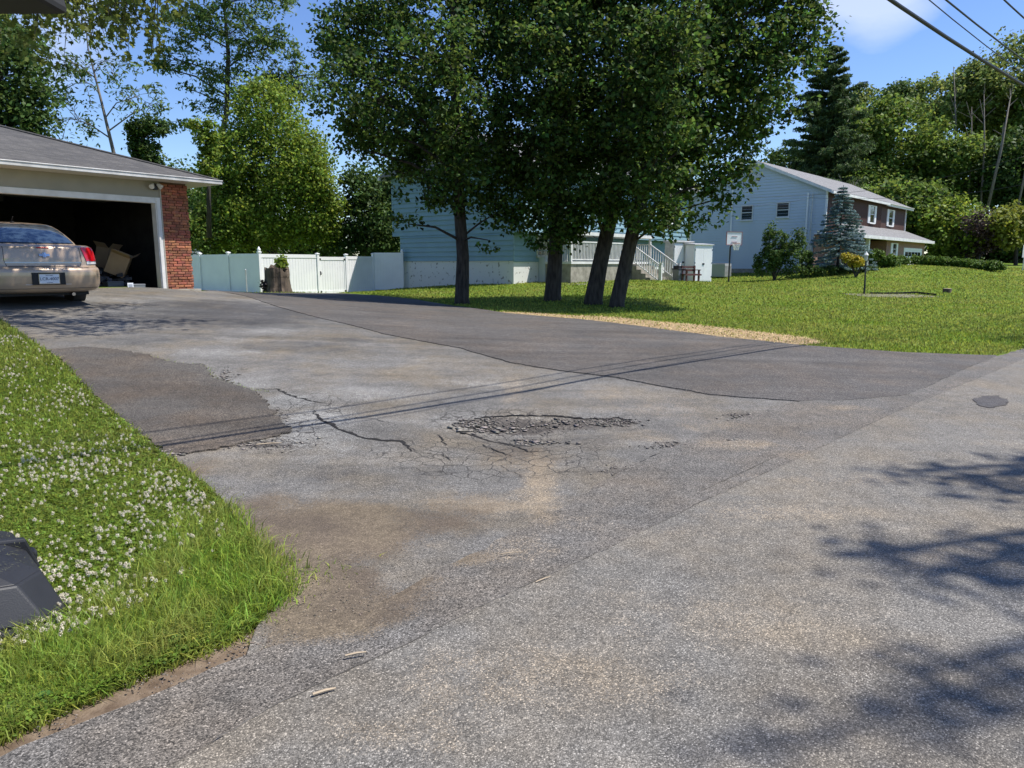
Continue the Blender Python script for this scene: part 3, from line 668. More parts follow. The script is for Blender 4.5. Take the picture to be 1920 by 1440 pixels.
# window in the right wall of the garage
wf = MB(); wf.box(.70, 1.30, -PW+.17, -PW+.20, 1.87, 1.93)
gwn = MB(); gwn.box(PW-.24, PW-.215, .76, 1.24, 1.04, 1.85); gwo = gwn.build('window', M['glass'], gar)
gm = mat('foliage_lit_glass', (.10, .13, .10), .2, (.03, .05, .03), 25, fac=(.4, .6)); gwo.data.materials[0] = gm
bars = MB()
for i in range(3): y = .76+.48*i/2; bars.box(PW-.27, PW-.24, y-.015, y+.015, 1.02, 1.87)
for i in range(5): z = 1.04+.81*i/4; bars.box(PW-.268, PW-.241, .76, 1.24, z-.015, z+.015)
bars.build('glazing_bar', M['black'], gwo)
op = MB(); op.box(-2.55, -2.45, .5, 5.6, 2.35, 2.42); op.box(-2.75, -2.25, 3.2, 3.8, 2.2, 2.36); op.build('door_opener_rail', M['black'], gar)
dp = MB()
for k in range(4): dp.box(DWL+.1, -.08, .5+k*.55, 1.02+k*.55, 2.28, 2.32)
dp.build('raised_door', mat('door_underside', (.12, .115, .1), .7), gar)
# floodlight (twin)
lx = empty('floodlight', gar.matrix_world @ Vector((0, 0, 0)), label='black twin-head security floodlight under the garage eave beside the brick pier', cat='floodlight')
lx.location = g0 + Vector((0, 0, 0)); lx.location.z = GZ; lx.rotation_euler = gar.rotation_euler
fm = MB(); fm.box(-.06, .06, -.05, -.004, WH-.17, WH-.05); fm.tube([(0, -.05, WH-.1), (-.06, -.1, WH-.08)], .015, 6); fm.tube([(0, -.05, WH-.1), (.07, -.1, WH-.08)], .015, 6); fm.box(-.05, .05, -.11, -.05, WH-.21, WH-.12); fm.build('bracket', M['black'], lx)
for s in (-1, 1):
    h = MB(); c = Vector((s*.07, -.10, WH-.09)); d = Vector((s*.55, -.55, -.6)).normalized()
    h.tube([c-d*.03, c+d*.03, c+d*.1], [.025, .05, .065], 10); ho = h.build('lamp_head', M['trim'], lx)
# contents of the garage
def gpt(x, y, z): return Vector((g0.x, g0.y, GZ))+Vector((math.sin(R(GB))*x-math.cos(R(GB))*y, math.cos(R(GB))*x+math.sin(R(GB))*y, z))
def cbox(name, u, v, Y, sx, sy, sz, rot, m, **tg):
    p = W(u, v, Y); b = MB(); t = .006
    b.box(-sx/2, sx/2, -sy/2, -sy/2+t, 0, sz); b.box(-sx/2, sx/2, sy/2-t, sy/2, 0, sz); b.box(-sx/2, -sx/2+t, -sy/2+t, sy/2-t, 0, sz); b.box(sx/2-t, sx/2, -sy/2+t, sy/2-t, 0, sz); b.box(-sx/2+t, sx/2-t, -sy/2+t, sy/2-t, .001, t)
    e = empty(name, p, **tg); e.rotation_euler = rot
    b.build('box_body', m, e)
    f = MB(); f.add([(-sx/2, -sy/2, sz), (sx/2, -sy/2, sz), (sx/2-.02, -sy/2-sy*.42, sz+.12), (-sx/2+.02, -sy/2-sy*.42, sz+.12)], [[0, 1, 2, 3]])
    f.add([(sx/2, -sy/2, sz), (sx/2, sy/2, sz), (sx/2+sx*.3, sy/2, sz+.15), (sx/2+sx*.3, -sy/2, sz+.15)], [[0, 1, 2, 3]])
    so = f.modifiers if False else None
    o = f.build('flap', m, e); sm = o.modifiers.new('s', 'SOLIDIFY'); sm.thickness = .005
    return e
cbox('cardboard_box', 216, 512, 18.9, .46, .4, .55, (R(12), R(24), R(20)), M['card'], label='larger tilted open cardboard box inside the garage, its flap folded down', cat='box')
cbox('cardboard_box', 196, 508, 19.6, .4, .35, .62, (R(-6), R(10), R(-15)), M['card'], label='cardboard box standing behind the tilted box, against the car', cat='box')
def pile(name, x, y, sx, sy, sz, m, n, seed, **tg):
    r = random.Random(seed); b = MB()
    for i in range(n):
        cx, cy, cz = x+r.uniform(-sx, sx), y+r.uniform(-sy, sy), r.uniform(0, sz)*(.4+.6*r.random())
        a = r.uniform(0, 3.1); L_ = r.uniform(.06, .16); q = [Vector((L_*math.cos(a+k*1.57+r.uniform(-.4, .4)), L_*.7*math.sin(a+k*1.57), r.uniform(-.03, .03))) for k in range(4)]
        lo = [Vector((cx, cy, cz))+p for p in q]; hi = [p+Vector((r.uniform(-.02, .02), r.uniform(-.02, .02), .05+.05*r.random())) for p in lo]; b.hull(lo, hi)
    o = b.build(name, m, None, off=(x, y, 0)); o.location = gpt(x, y, 0); o.rotation_euler = gar.rotation_euler
    for v in o.data.vertices: pass
    return tag(o, **tg)
pile('clutter_pile', -.75, 1.6, .5, .6, .55, mat('dark_clutter', (.05, .05, .055), .8, island=.6), 120, 2, label='dark heap of stored household clutter on the garage floor', cat='clutter')
pile('garden_bag', -1.9, 1.2, .3, .3, .45, mat('green_bag', (.02, .06, .03), .6, (.015, .04, .02), 6), 40, 3, label='dark green garden bag below the cardboard boxes', cat='bag')
def lump(name, x, y, sx, sy, sz, m, **tg):
    b = MB(); b.box(-sx/2, sx/2, -sy/2, sy/2, 0, sz); b.box(-sx/2-.008, sx/2+.008, -sy/2-.008, sy/2+.008, sz*.8, sz*.8+.02); o = b.build(name, m, None, bevel=.01)
    o.location = gpt(x, y, 0.001); o.rotation_euler = gar.rotation_euler; return tag(o, **tg)
lump('storage_box', -.42, .45, .34, .28, .13, mat('grey_tub', (.16, .17, .2), .5), label='low grey plastic tub just inside the garage door', cat='tub')
lump('storage_box', -.8, .85, .4, .3, .2, mat('dark_tub', (.07, .08, .1), .5), label='dark blue-grey tub behind the white paper', cat='tub')
pw = MB(); pw.add([(-.07, 0, 0), (.07, 0, 0), (.075, .03, .17), (-.065, .03, .17)], [[0, 1, 2, 3]]); po = pw.build('paper_sheet', M['plate']); po.modifiers.new('s', 'SOLIDIFY').thickness = .004
for zz in (.05, .07, .09, .11): pass
pp = MB()
for zz in (.045, .07, .095, .12): pp.box(-.05, .05, -.004+zz*.176, -.002+zz*.176, zz, zz+.009)
pp.build('printed_lines', M['ink'], po)
po.location = gpt(-.72, .08, 0); po.rotation_euler = gar.rotation_euler; tag(po, 'small white printed paper leaning at the garage threshold', 'paper')
# rest of the house behind frame: nothing to build

# ---------------------------------------------------------------- vinyl fence and gate
def postmb(mb, x, y, h, s=.065, z0=-.3): mb.box(x-s, x+s, y-s, y+s, z0, h)
def capmb(mb, x, y, h, fin=False, s=.065):
    mb.add([(x-s-.02, y-s-.02, h), (x+s+.02, y-s-.02, h), (x+s+.02, y+s+.02, h), (x-s-.02, y+s+.02, h), (x-s-.02, y-s-.02, h+.035), (x+s+.02, y-s-.02, h+.035), (x+s+.02, y+s+.02, h+.035), (x-s-.02, y+s+.02, h+.035), (x, y, h+.07)],
           [[0,3,2,1],[0,1,5,4],[1,2,6,5],[2,3,7,6],[3,0,4,7],[4,5,8],[5,6,8],[6,7,8],[7,4,8]])
    if fin: mb.lathe((x, y, h+.03), [(.04, 0), (.075, .06), (.08, .11), (.05, .17), (.012, .24)], 10)
def panelmb(xa, xb, za, zb, h):
    p = MB()
    n = max(2, int((xb-xa)/.155)); w_ = (xb-xa)/n
    for i in range(n):
        a = xa+i*w_; z0 = za+(zb-za)*(i+.5)/n
        p.add([(a, 0, z0+.1), (a+.008, -.012, z0+.1), (a+w_-.008, -.012, z0+.1), (a+w_, 0, z0+.1), (a, 0, z0+h-.12), (a+.008, -.012, z0+h-.12), (a+w_-.008, -.012, z0+h-.12), (a+w_, 0, z0+h-.12)],
              [[0,1,5,4],[1,2,6,5],[2,3,7,6]])
        p.add([(a, .012, z0+.1), (a+w_, .012, z0+.1), (a+w_, .012, z0+h-.12), (a, .012, z0+h-.12)], [[0,3,2,1]])
    for (o0, o1) in ((0, .14), (h-.16, h)):
        p.hull([(xa, -.03, za+o0), (xb, -.03, zb+o0), (xb, .03, zb+o0), (xa, .03, za+o0)], [(xa, -.03, za+o1), (xb, -.03, zb+o1), (xb, .03, zb+o1), (xa, .03, za+o1)])
    return p
def fence_run(root, name_parts, p0, bearing, stops, zs, h, ph, skip=(), fins=(), root_z=0, zpost=None):
    """stops: distances; panels between successive stops"""
    sub = []
    for i in range(len(stops)-1):
        if i in skip: continue
        m_ = panelmb(stops[i]+.065, stops[i+1]-.065, zs[i], zs[i+1], h); sub.append(('fence_panel', m_))
    return sub
FP = W(490, 551, 33); fz_ = FP.z-.05; FH = 1.86
fen = empty('vinyl_fence', (FP.x, FP.y, fz_), 0, label='tall white vinyl privacy fence around the back yard, turning a corner behind the tree stump', cat='fence')
def placed(mb, root, p0, bearing, z, name, m, parent=None):
    """mb in run-local coordinates -> world -> root local"""
    P, d, nn = fr(p0, bearing); L0 = root.location; rb = root.rotation_euler.z
    out = []
    for a, b, c in mb.v:
        wx, wy = P.x+d.x*a+nn.x*b-L0.x, P.y+d.y*a+nn.y*b-L0.y
        out.append((wx*math.cos(rb)+wy*math.sin(rb), -wx*math.sin(rb)+wy*math.cos(rb), c+z-L0.z))
    mb.v = out; return mb.build(name, m, root if parent is None else parent)
fb = (FP.x, FP.y)
dR = sat(fb, 36, 597), sat(fb, 36, 650), sat(fb, 36, 701)
zR = [fz_-.02, fz_-.06, fz_-.08, fz_-.02]
st_ = [0]+list(dR)
for i in (0, 2): placed(panelmb(st_[i]+.06, st_[i+1]-.06, 0, 0, FH), fen, fb, 36, zR[i], 'fence_panel', M['white'])
for i, s in enumerate(st_):
    m_ = MB(); postmb(m_, s, 0, FH+.06); po_ = placed(m_, fen, fb, 36, zR[i], 'post', M['white'])
    m_ = MB(); capmb(m_, s, 0, FH+.06, i == 0); placed(m_, fen, fb, 36, zR[i], 'cap', M['white'], po_)
zl = fz_
for k in range(4):
    a, b = k*2.4, (k+1)*2.4
    placed(panelmb(a+.06, b-.06, 0, 0, FH), fen, fb, -54, zl-.02*k, 'fence_panel', M['white'])
    m_ = MB(); postmb(m_, b, 0, FH+.04); po_ = placed(m_, fen, fb, -54, zl-.02*k, 'post', M['white']); m_ = MB(); capmb(m_, b, 0, FH+.04); placed(m_, fen, fb, -54, zl-.02*k, 'cap', M['white'], po_)
E3 = fr(fb, 36)[0]+fr(fb, 36)[1]*dR[2]
sL = sat(E3, 93, 755)
placed(panelmb(.06, sL-.06, 0, 0, FH+.08), fen, E3, 93, zR[3]+.06, 'fence_panel', M['white'])
m_ = MB(); postmb(m_, sL, 0, FH+.06); po_ = placed(m_, fen, E3, 93, zR[3]+.02, 'post', M['white']); m_ = MB(); capmb(m_, sL, 0, FH+.06, True); placed(m_, fen, E3, 93, zR[3]+.02, 'cap', M['white'], po_)
gP = fr(fb, 36)[0]+fr(fb, 36)[1]*dR[0]
gate = empty('fence_gate', (gP.x, gP.y, zR[1]), 36, label='white vinyl gate with black latch and hinges in the fence', cat='gate')
gw_ = dR[1]-dR[0]
panelmb(.1, gw_-.1, 0, 0, FH-.06).build('gate_panel', M['white'], gate)
for q_ in (.08, gw_-.15): m_ = MB(); m_.box(q_, q_+.07, -.035, .035, .02, FH-.06); m_.build('gate_stile', M['white'], gate)
m_ = MB(); m_.box(.09, .13, -.07, -.036, .92, 1.1); m_.tube([(.13, -.08, 1.06), (.13, -.11, 1.0), (.13, -.08, .94)], .012, 6); m_.build('latch', M['black'], gate)
for x in (.12, gw_-.12):
    for z in (.1, FH-.18):
        m_ = MB(); m_.box(x-.05, x+.05, -.05, -.036, z-.035, z+.045); m_.build('hinge', M['black'], gate)

# ---------------------------------------------------------------- teal bi-level house
TB = 40; tp = W(963, 533, 34); TZ = tp.z
Wd = 7.8; Ln = sat((tp.x, tp.y), TB, 1259)
te = empty('teal_house', (tp.x, tp.y, TZ), TB, label='teal sided two-level house with white block foundation behind the maple trees', cat='house')
F1 = 1.74-TZ; F2 = 3.05-TZ; F3 = 6.1-TZ
fd = MB(); fd.box(0, 4.0, 0, Wd, -.6, F1-.001); fd.box(4.0, Ln, .02, Wd, -.6, F1-.001); fd.build('foundation', M['block'], te)
wl = MB(); xs = []
lap(wl, 0, Ln, F1, F2, -.015, .24, .05)
g_ = MB(); lap(g_, 0, Wd, F1, F2, -.015, .24, .05, -1); swap(g_); g_.f = [f[::-1] for f in g_.f]; wl.v += []; n0 = len(wl.v); wl.v += g_.v; wl.f += [[i+n0 for i in f] for f in g_.f]; wl.m += [0]*len(g_.f)
wl.box(.0, Ln-.0, .0, Wd, F1, F2)
OH = .6  # upper floor overhangs front and back
lap(wl, 0, Ln+.6, F2, F3, -OH, .24, .05); wl.box(.001, Ln+.6, -OH+.001, Wd+OH, F2, F3)
g_ = MB(); lap(g_, -OH, Wd+OH, F2, F3, -.003, .24, .05); swap(g_); n0 = len(wl.v); wl.v += g_.v; wl.f += [[i+n0 for i in f[::-1]] for f in g_.f]; wl.m += [0]*len(g_.f)
wl.build('siding', M['teal'], te)
ct = MB(); ct.box(-.04, .06, -.05, .03, F1, F2); ct.box(-.04, .06, -OH-.04, -OH+.04, F2, F3); ct.box(-.04, .04, Wd-.06, Wd+.03, F1, F2); ct.box(-.04, .04, Wd+OH-.06, Wd+OH+.03, F2, F3); ct.box(Ln+.53, Ln+.64, -OH-.04, -OH+.04, F2, F3); ct.box(-.02, 4.0, -.05, -.0, F1-.04, F1+.03)
ct.box(0, Ln+.6, -OH-.03, -OH+.02, F2-.1, F2+.02)
split_build(ct, 'corner_trim', M['teal'], te)
rx0, rx1 = -.5, Ln+1.1; ya, yb_ = -OH-.5, Wd+OH+.5; mm = (ya+yb_)/2; zr = F3+(mm-ya)*.4
rr_ = MB(); rr_.hull([(rx0, ya, F3), (rx0, yb_, F3), (rx0, mm, zr)], [(rx1, ya, F3), (rx1, yb_, F3), (rx1, mm, zr)]); ro = rr_.build('roof', M['roofl'], te)
ev = MB(); ev.box(rx0-.03, rx1, ya-.04, ya+.1, F3-.16, F3-.002); ev.box(rx0-.03, rx1, yb_-.1, yb_+.04, F3-.16, F3-.002); ev.build('eave_board', M['trim'], te)
window(te, 1.75, 2.75, F1+.28, F2-.1, -.03, grid=(2, 1)); window(te, 2.2, 3.5, F2+1.0, F2+2.2, -OH-.01, grid=(2, 1)); window(te, 6, 7.2, F2+1.0, F2+2.2, -OH-.01); window(te, Ln-2, Ln-.8, F2+1.0, F2+2.2, -OH-.01)
# porch along the front
def tcol(u, yy):
    k = (u-960)/F*.99; P, d, nn = fr((tp.x, tp.y), TB); P = P+nn*yy; return (k*P.y-P.x)/(d.x-k*d.y)
pd = -1.9; pa, pb = tcol(1070, pd), tcol(1218, pd); PZ = F1-.02; wz = -.4
pc = MB(); pc.box(pa, pb, pd, -.02, wz, PZ-.12); pc.build('porch_base', M['conc'], te)
wd_ = MB(); wd_.box(tcol(1042, -.4), min(tcol(1062, -.4), pa-.06), -.4, -.02, wz, F1+.2); wd_.build('utility_door', M['blue'], te)
sp_ = MB(); sp_.box(pa-.95, pa+.9, -3.0, -1.95, -.5, .03); sp_.build('concrete_pad', M['conc'], te)
dk = MB(); dk.box(pa-.05, pb+.05, pd-.06, -.02, PZ-.12, PZ); dk.build('porch_deck', M['trim'], te)
sx0 = tcol(1182, pd); ra = MB(); rz = PZ+.95
ra.box(pa, sx0, pd-.02, pd+.05, rz-.06, rz); ra.box(pa, sx0, pd-.01, pd+.04, PZ+.06, PZ+.11); ra.box(pa, pa+.06, pd+.05, -.1, rz-.06, rz); ra.box(pb-.05, pb, pd+.05, -.1, rz-.06, rz); ra.box(pb-.05, pb, pd+.05, -.1, PZ+.06, PZ+.11)
x = pa+.1
while x < sx0: ra.box(x, x+.035, pd, pd+.035, PZ+.11, rz-.06); x += .125
y = pd+.1
while y < -.12: ra.box(pb-.045, pb-.01, y, y+.035, PZ+.11, rz-.06); ra.box(pa+.01, pa+.045, y, y+.035, PZ, rz-.06); y += .125
ra.build('railing', M['trim'], te)
for px_ in (pa+.02, pa+2.6, sx0, pb-.04):
    q = MB(); q.box(px_-.05, px_+.05, pd-.03, pd+.07, PZ, F2-.1); q.build('porch_post', M['trim'], te)
bm_ = MB(); bm_.box(pa-.1, pb+.08, pd-.1, -OH-.04, F2-.1, F2+.06); bm_.build('porch_beam', M['trim'], te)
# stairs descending towards the street
nst = 6; sx0, sx1 = tcol(1182, pd), pb-.05; rise_ = (PZ-.02-(-.18))/nst; st2 = MB()
for i in range(nst):
    st2.box(sx0, sx1, pd-.06-.28*(i+1)+.001*i, pd-.06-.28*i, -.5, PZ-rise_*(i+1))
st2.box(sx0-.12, sx1+.25, pd-.06-.28*(nst)-.5, pd-.06-.28*nst-.001, -.5, -.1)
st2.build('porch_steps', M['conc'], te)
for xx in (sx0, sx1):
    s_ = MB(); yA, yB = pd, pd-.28*nst-.05; zA, zB = rz, rz-rise_*nst+.1
    s_.hull([(xx-.03, yA, zA-.06), (xx+.03, yA, zA-.06), (xx+.03, yB, zB-.06), (xx-.03, yB, zB-.06)], [(xx-.03, yA, zA), (xx+.03, yA, zA), (xx+.03, yB, zB), (xx-.03, yB, zB)])
    s_.hull([(xx-.025, yA, zA-.86), (xx+.025, yA, zA-.86), (xx+.025, yB, zB-.86), (xx-.025, yB, zB-.86)], [(xx-.025, yA, zA-.81), (xx+.025, yA, zA-.81), (xx+.025, yB, zB-.81), (xx-.025, yB, zB-.81)])
    for k in range(12):
        t = (k+.5)/12; yy = yA+(yB-yA)*t; zz = zA+(zB-zA)*t; s_.box(xx-.018, xx+.018, yy-.018, yy+.018, zz-.83, zz-.05)
    s_.box(xx-.06, xx+.06, yB-.1, yB+.02, zB-1.05, zB+.06); s_.box(xx-.08, xx+.08, yB-.12, yB+.04, zB+.06, zB+.09)
    s_.build('stair_railing', M['trim'], te)

# ---------------------------------------------------------------- sheds, bench, bin
def shed(u0, u1, v0, v1, Y, bearing, label, dark):
    p = W(u0, v1, Y); z = H(p.x, p.y)-.02; w_ = abs(sat((p.x, p.y), bearing, u1)); h = (v1-v0)*Y/F
    r = empty('storage_shed', (p.x, p.y, z), bearing, label=label, cat='shed')
    b = MB(); b.box(0, w_, .02, .75, 0, h); b.build('shed_body', M['white'] if not dark else M['gutter'], r)
    for i in range(2):
        d = MB(); a = .05+i*(w_-.1)/2; d.box(a+.005, a+(w_-.1)/2-.005, -.012, .019, .08, h-.1); d.build('shed_door', M['white'], r)
        for z_ in (.25, h*.5, h-.3):
            q = MB(); xx = .05 if i == 0 else w_-.05; q.box(xx-.02, xx+.02, -.02, -.013, z_, z_+.08); q.build('hinge', M['black'], r)
    q = MB(); q.box(w_/2-.07, w_/2+.06, -.035, -.013, h*.47, h*.47+.09); q.build('latch', M['black'], r)
    t = MB(); t.add([(-.05, -.06, h+.001), (w_+.05, -.06, h+.001), (w_+.05, .85, h+.001), (-.05, .85, h+.001), (-.05, -.06, h+.05), (w_+.05, -.06, h+.05), (w_+.05, .85, h+.12), (-.05, .85, h+.12)], [[0,3,2,1],[4,5,6,7],[0,1,5,4],[1,2,6,5],[2,3,7,6],[3,0,4,7]])
    t.build('shed_roof', M['gutter'], r); return r
shed(1261, 1297, 457, 529, 40.2, 62, 'white two-door storage cabinet next to the porch steps, with a grey frame', True)
shed(1300, 1334, 462, 530, 39.8, 62, 'white two-door storage cabinet on the right of the pair, farther from the porch', False)
def bench(u, v, Y):
    p = W(u, v, Y); z = H(p.x, p.y); r = empty('garden_bench', (p.x, p.y, z), 62, label='dark reddish wooden garden bench in front of the white cabinets', cat='bench')
    b = MB(); 
    for i in range(4): b.box(-.5, .5, -.35+i*.11, -.26+i*.11, .38, .42)
    b.box(-.55, .55, -.38, -.35, .33, .40); b.build('seat', M['redwood'], r)
    for x in (-.42, .42):
        for y in (-.3, .05):
            l = MB(); l.box(x-.04, x+.04, y-.04, y+.04, -.02, .38 if y < 0 else .85); l.build('leg', M['redwood'], r)
        a = MB(); a.box(x-.06, x+.06, -.4, .1, .60, .64); a.box(x-.04, x+.04, -.34, -.26, .42, .60); a.build('armrest', M['redwood'], r)
    k = MB(); k.box(-.38, .38, .06, .09, .55, .66); k.box(-.38, .38, .06, .09, .72, .82); k.build('backrest', M['redwood'], r)
bench(1291, 527, 38.6)
p = W(1272, 526, 38.6); z = H(p.x, p.y); r = empty('grey_bin', (p.x, p.y, z), 60, label='small grey bin with black lid beside the porch steps', cat='bin')
b = MB(); b.hull([(-.2, -.2, 0), (.2, -.2, 0), (.2, .2, 0), (-.2, .2, 0)], [(-.25, -.25, .62), (.25, -.25, .62), (.25, .25, .62), (-.25, .25, .62)]); b.build('bin_body', mat('grey_bin', (.17, .18, .2), .5), r, bevel=.02)
b = MB(); b.box(-.27, .27, -.27, .27, .621, .68); b.box(-.2, .2, -.2, .2, .68, .82); b.build('lid', M['bin'], r, bevel=.02)

# ---------------------------------------------------------------- far blue house
FB = 42; fp = W(1522, 510, 50); fp.z = 1.02
KW = 9.3; fh = empty('blue_house', (fp.x, fp.y, fp.z), FB, label='two-storey house with pale blue gable end, dark brown upper front and brick lower front', cat='house')
e1_, e2_ = 2.65, 5.45; ox = .55   # upper front overhang
FLn = sat((fp.x, fp.y), FB, 1675)
yov = -.65; pk = (yov+KW)/2; zpk = e2_+(pk-yov)*.44
zl_ = lambda z: (KW if z < e2_ else KW-(z-e2_)/.44); zf_ = lambda z: ((0 if z < e1_ else yov) if z < e2_ else yov+(z-e2_)/.44)
sd_ = MB(); lap(sd_, 0, KW, .25, e1_, -.002, .2); lap(sd_, yov, KW, e1_, e2_, -.002, .2); lap(sd_, zf_, zl_, e2_, zpk-.05, -.002, .2); swap(sd_); sd_.f = [f[::-1] for f in sd_.f]
sd_.box(.0, FLn, .01, KW, -.6, e1_); sd_.box(.0, FLn, yov+.3, KW, e1_, e2_)
sd_.box(.0, .019, yov, yov+.3, e1_, e2_); sd_.hull([(.0, yov, e2_), (.0, KW, e2_), (.0, pk, zpk)], [(.019, yov, e2_), (.019, KW, e2_), (.019, pk, zpk)])
sd_.hull([(.02, yov+.3, e2_), (.02, KW, e2_), (.02, pk, zpk)], [(FLn, yov+.3, e2_), (FLn, KW, e2_), (FLn, pk, zpk)])
sd_.build('siding', M['blue'], fh)
cf = MB(); cf.box(-.02, FLn, .0, KW-.1, -.6, .24); cf.build('foundation', M['conc'], fh)
br_ = MB(); br_.box(-.03, FLn+.0, -.06, .008, -.3, e1_-.02); br_.build('brick_front', M['fbrick'], fh)
bw = MB(); bw.box(.02, FLn*.62, yov-.05, yov+.299, e1_+.0, e2_-.02); bw.box(FLn*.62, FLn+.02, yov+.15, yov+.299, e1_, e2_-.02); bw.box(FLn*.62-.05, FLn*.62, yov-.05, yov+.15, e1_, e2_-.02)
n_ = 60
for i in range(n_): q = FLn*.62*i/n_; bw.box(q, q+.04, yov-.068, yov-.051, e1_+.55, e2_-.02)
bw.build('brown_boarding', M['brown'], fh)
bs = MB(); bs.box(-.02, FLn*.62, yov-.075, yov-.053, e1_+.0, e1_+.5); bs.box(FLn*.62, FLn, yov+.125, yov+.148, e1_+.0, e1_+.5); bs.build('skirt_board', mat('red_brown_board', (.17, .06, .035), .7, (.11, .04, .025), 6), fh)
cc = MB(); cc.box(-.07, .03, yov-.08, yov+.04, e1_, e2_); cc.box(FLn-.02, FLn+.08, yov+.06, yov+.2, e1_, e2_); cc.box(-.07, .0, KW-.1, KW+.03, .1, e2_); cc.box(-.06, -.01, yov-.05, .0, e1_-.08, e1_+.02); split_build(cc, 'corner_trim', M['white'], fh)
for (yy, zz) in ((.55, e2_), (6.0, e2_+.6)):
    d_ = MB(); d_.box(-.12, -.03, yy-.05, yy+.05, .15, zz-.1); d_.build('downspout', M['white'], fh)
ro = .45; rf2 = MB(); t_ = .12
def slab(mb, x0, x1, ya, za, yb, zb, t=.12):
    mb.hull([(x0, ya, za-t), (x1, ya, za-t), (x1, yb, zb-t), (x0, yb, zb-t)], [(x0, ya, za), (x1, ya, za), (x1, yb, zb), (x0, yb, zb)])
k_ = .44
slab(rf2, -.35, FLn*.62+.35, yov-ro, e2_-ro*k_+t_+.05, pk, zpk+t_+.05); slab(rf2, FLn*.62+.36, FLn+.55, yov+.2-ro, e2_-ro*k_+t_+.05-.02, pk, zpk+t_+.02); slab(rf2, -.35, FLn+.55, KW+ro, e2_-ro*k_+t_+.05, pk+.001, zpk+t_+.05)
rf2.build('roof', M['roofl'], fh)
rk = MB()
slab(rk, -.39, -.352, yov-ro, e2_-ro*k_+t_+.04, pk, zpk+t_+.04, .2); slab(rk, -.39, -.352, KW+ro, e2_-ro*k_+t_+.04, pk+.001, zpk+t_+.04, .2)
rk.box(-.35, FLn*.62+.35, yov-ro-.1, yov-ro-.002, e2_-ro*k_-.07, e2_-ro*k_+.1); rk.box(FLn*.62+.36, FLn+.55, yov+.2-ro-.1, yov+.2-ro-.002, e2_-ro*k_-.09, e2_-ro*k_+.08)
rk.build('fascia', M['trim'], fh)
so = MB(); so.box(-.34, FLn+.5, yov-ro, yov-.08, e2_-.12, e2_-.09); so.build('soffit', M['trim'], fh)
# side windows (gable end faces -x): built on the y axis
def ycol(u): # local y on the gable whose column is u
    k = (u-960)/F*.99; P, d, nn = fr((fp.x, fp.y), FB); return (k*P.y-P.x)/(nn.x-k*nn.y)
for (ua, ub, za, zb) in ((1450, 1471, 3.85, 4.75), (1385, 1404, 3.75, 4.7)):
    a, b = sorted((ycol(ua), ycol(ub))); window(fh, a, b, za, zb, -.02, side=True, grid=(1, 2))
vt = MB(); a = pk-.25; vt.box(-.05, -.015, a, a+.5, zpk-1.35, zpk-.75); vt.build('gable_vent', M['gutter'], fh)
# front windows with shutters
def xcol(u, yy=0):
    k = (u-960)/F*.99; P, d, nn = fr((fp.x, fp.y), FB); P = P+nn*yy; return (k*P.y-P.x)/(d.x-k*d.y)
for (ua, ub, yy) in ((1621, 1628.5, yov-.05), (1656, 1663, yov+.15)):
    a, b = xcol(ua, yy), xcol(ub, yy); window(fh, a, b, 3.75, 4.95, yy, grid=(1, 2), shutters=.42)
# porch roof / garage wing
wg0, wg1 = xcol(1600, -2.2), xcol(1728, -2.2); gy = -2.2
wr = MB()
Yr = gy-.5; zE2 = e1_-.12; pkx0, pkx1 = wg0+1.0, wg1-3.0
wr.add([(wg0-.3, Yr, zE2), (wg1+.6, Yr, zE2), (wg1+.6, yov+5, zE2), (FLn+.02, yov+.1, e1_+.8), (wg0+.4, yov-.06, e1_+.8), (wg0-.3, yov-.06, zE2)], [[0, 1, 3, 4], [1, 2, 3], [0, 4, 5]])
wro = wr.build('lower_roof', M['roofl'], fh); wro.modifiers.new('s', 'SOLIDIFY').thickness = .1
lf = MB(); lf.box(wg0-.35, wg1+.65, Yr-.1, Yr-.002, zE2-.22, zE2-.0); lf.box(wg0-.4, wg0-.31, Yr, yov-.08, zE2-.3, zE2+.05); lf.box(wg0, wg1+.5, Yr, gy+.02, zE2-.2, zE2-.16); lf.build('lower_fascia', M['trim'], fh)
gx0 = xcol(1657, gy)
bw2 = MB(); bw2.box(gx0, wg1, gy, gy+.15, -.5, zE2-.21); bw2.box(wg1-.15, wg1, gy+.151, 5, -.5, zE2-.21); bw2.box(gx0, gx0+.12, gy+.151, -.07, -.5, zE2-.21); bw2.build('brick_wing', M['fbrick'], fh)
cl = MB(); xc = xcol(1622, gy); cl.box(xc-.12, xc+.12, gy-.1, gy+.14, 0, zE2-.2); cl.build('porch_column', M['white'], fh)
a, b = xcol(1668, gy), xcol(1674, gy); window(fh, a, b, .95, 2.1, gy-.001, grid=(1, 3), shutters=.42)
a, b = xcol(1690, gy), xcol(1722, gy)
gd = MB(); gd.box(a, b, gy-.03, gy-.002, -.1, 1.75); gdo = gd.build('garage_door', M['white'], fh)
gp_ = MB(); n_ = 5
for i in range(n_): q = a+.25+(b-a-.5)*i/n_; gp_.box(q+.05, q+(b-a-.5)/n_-.06, gy-.036, gy-.031, 1.2, 1.55)
gp_.build('pane', M['glass'], gdo)
gf = MB(); gf.box(a-.12, a-.001, gy-.05, gy-.001, -.1, 1.87); gf.box(b+.001, b+.12, gy-.05, gy-.001, -.1, 1.87); gf.box(a, b, gy-.05, gy-.001, 1.751, 1.87); gf.build('door_frame', M['white'], gdo)
# basement level window and drop at brick corner
window(fh, 2.1, 3.1, .55, 1.2, -.062, grid=(1, 1))
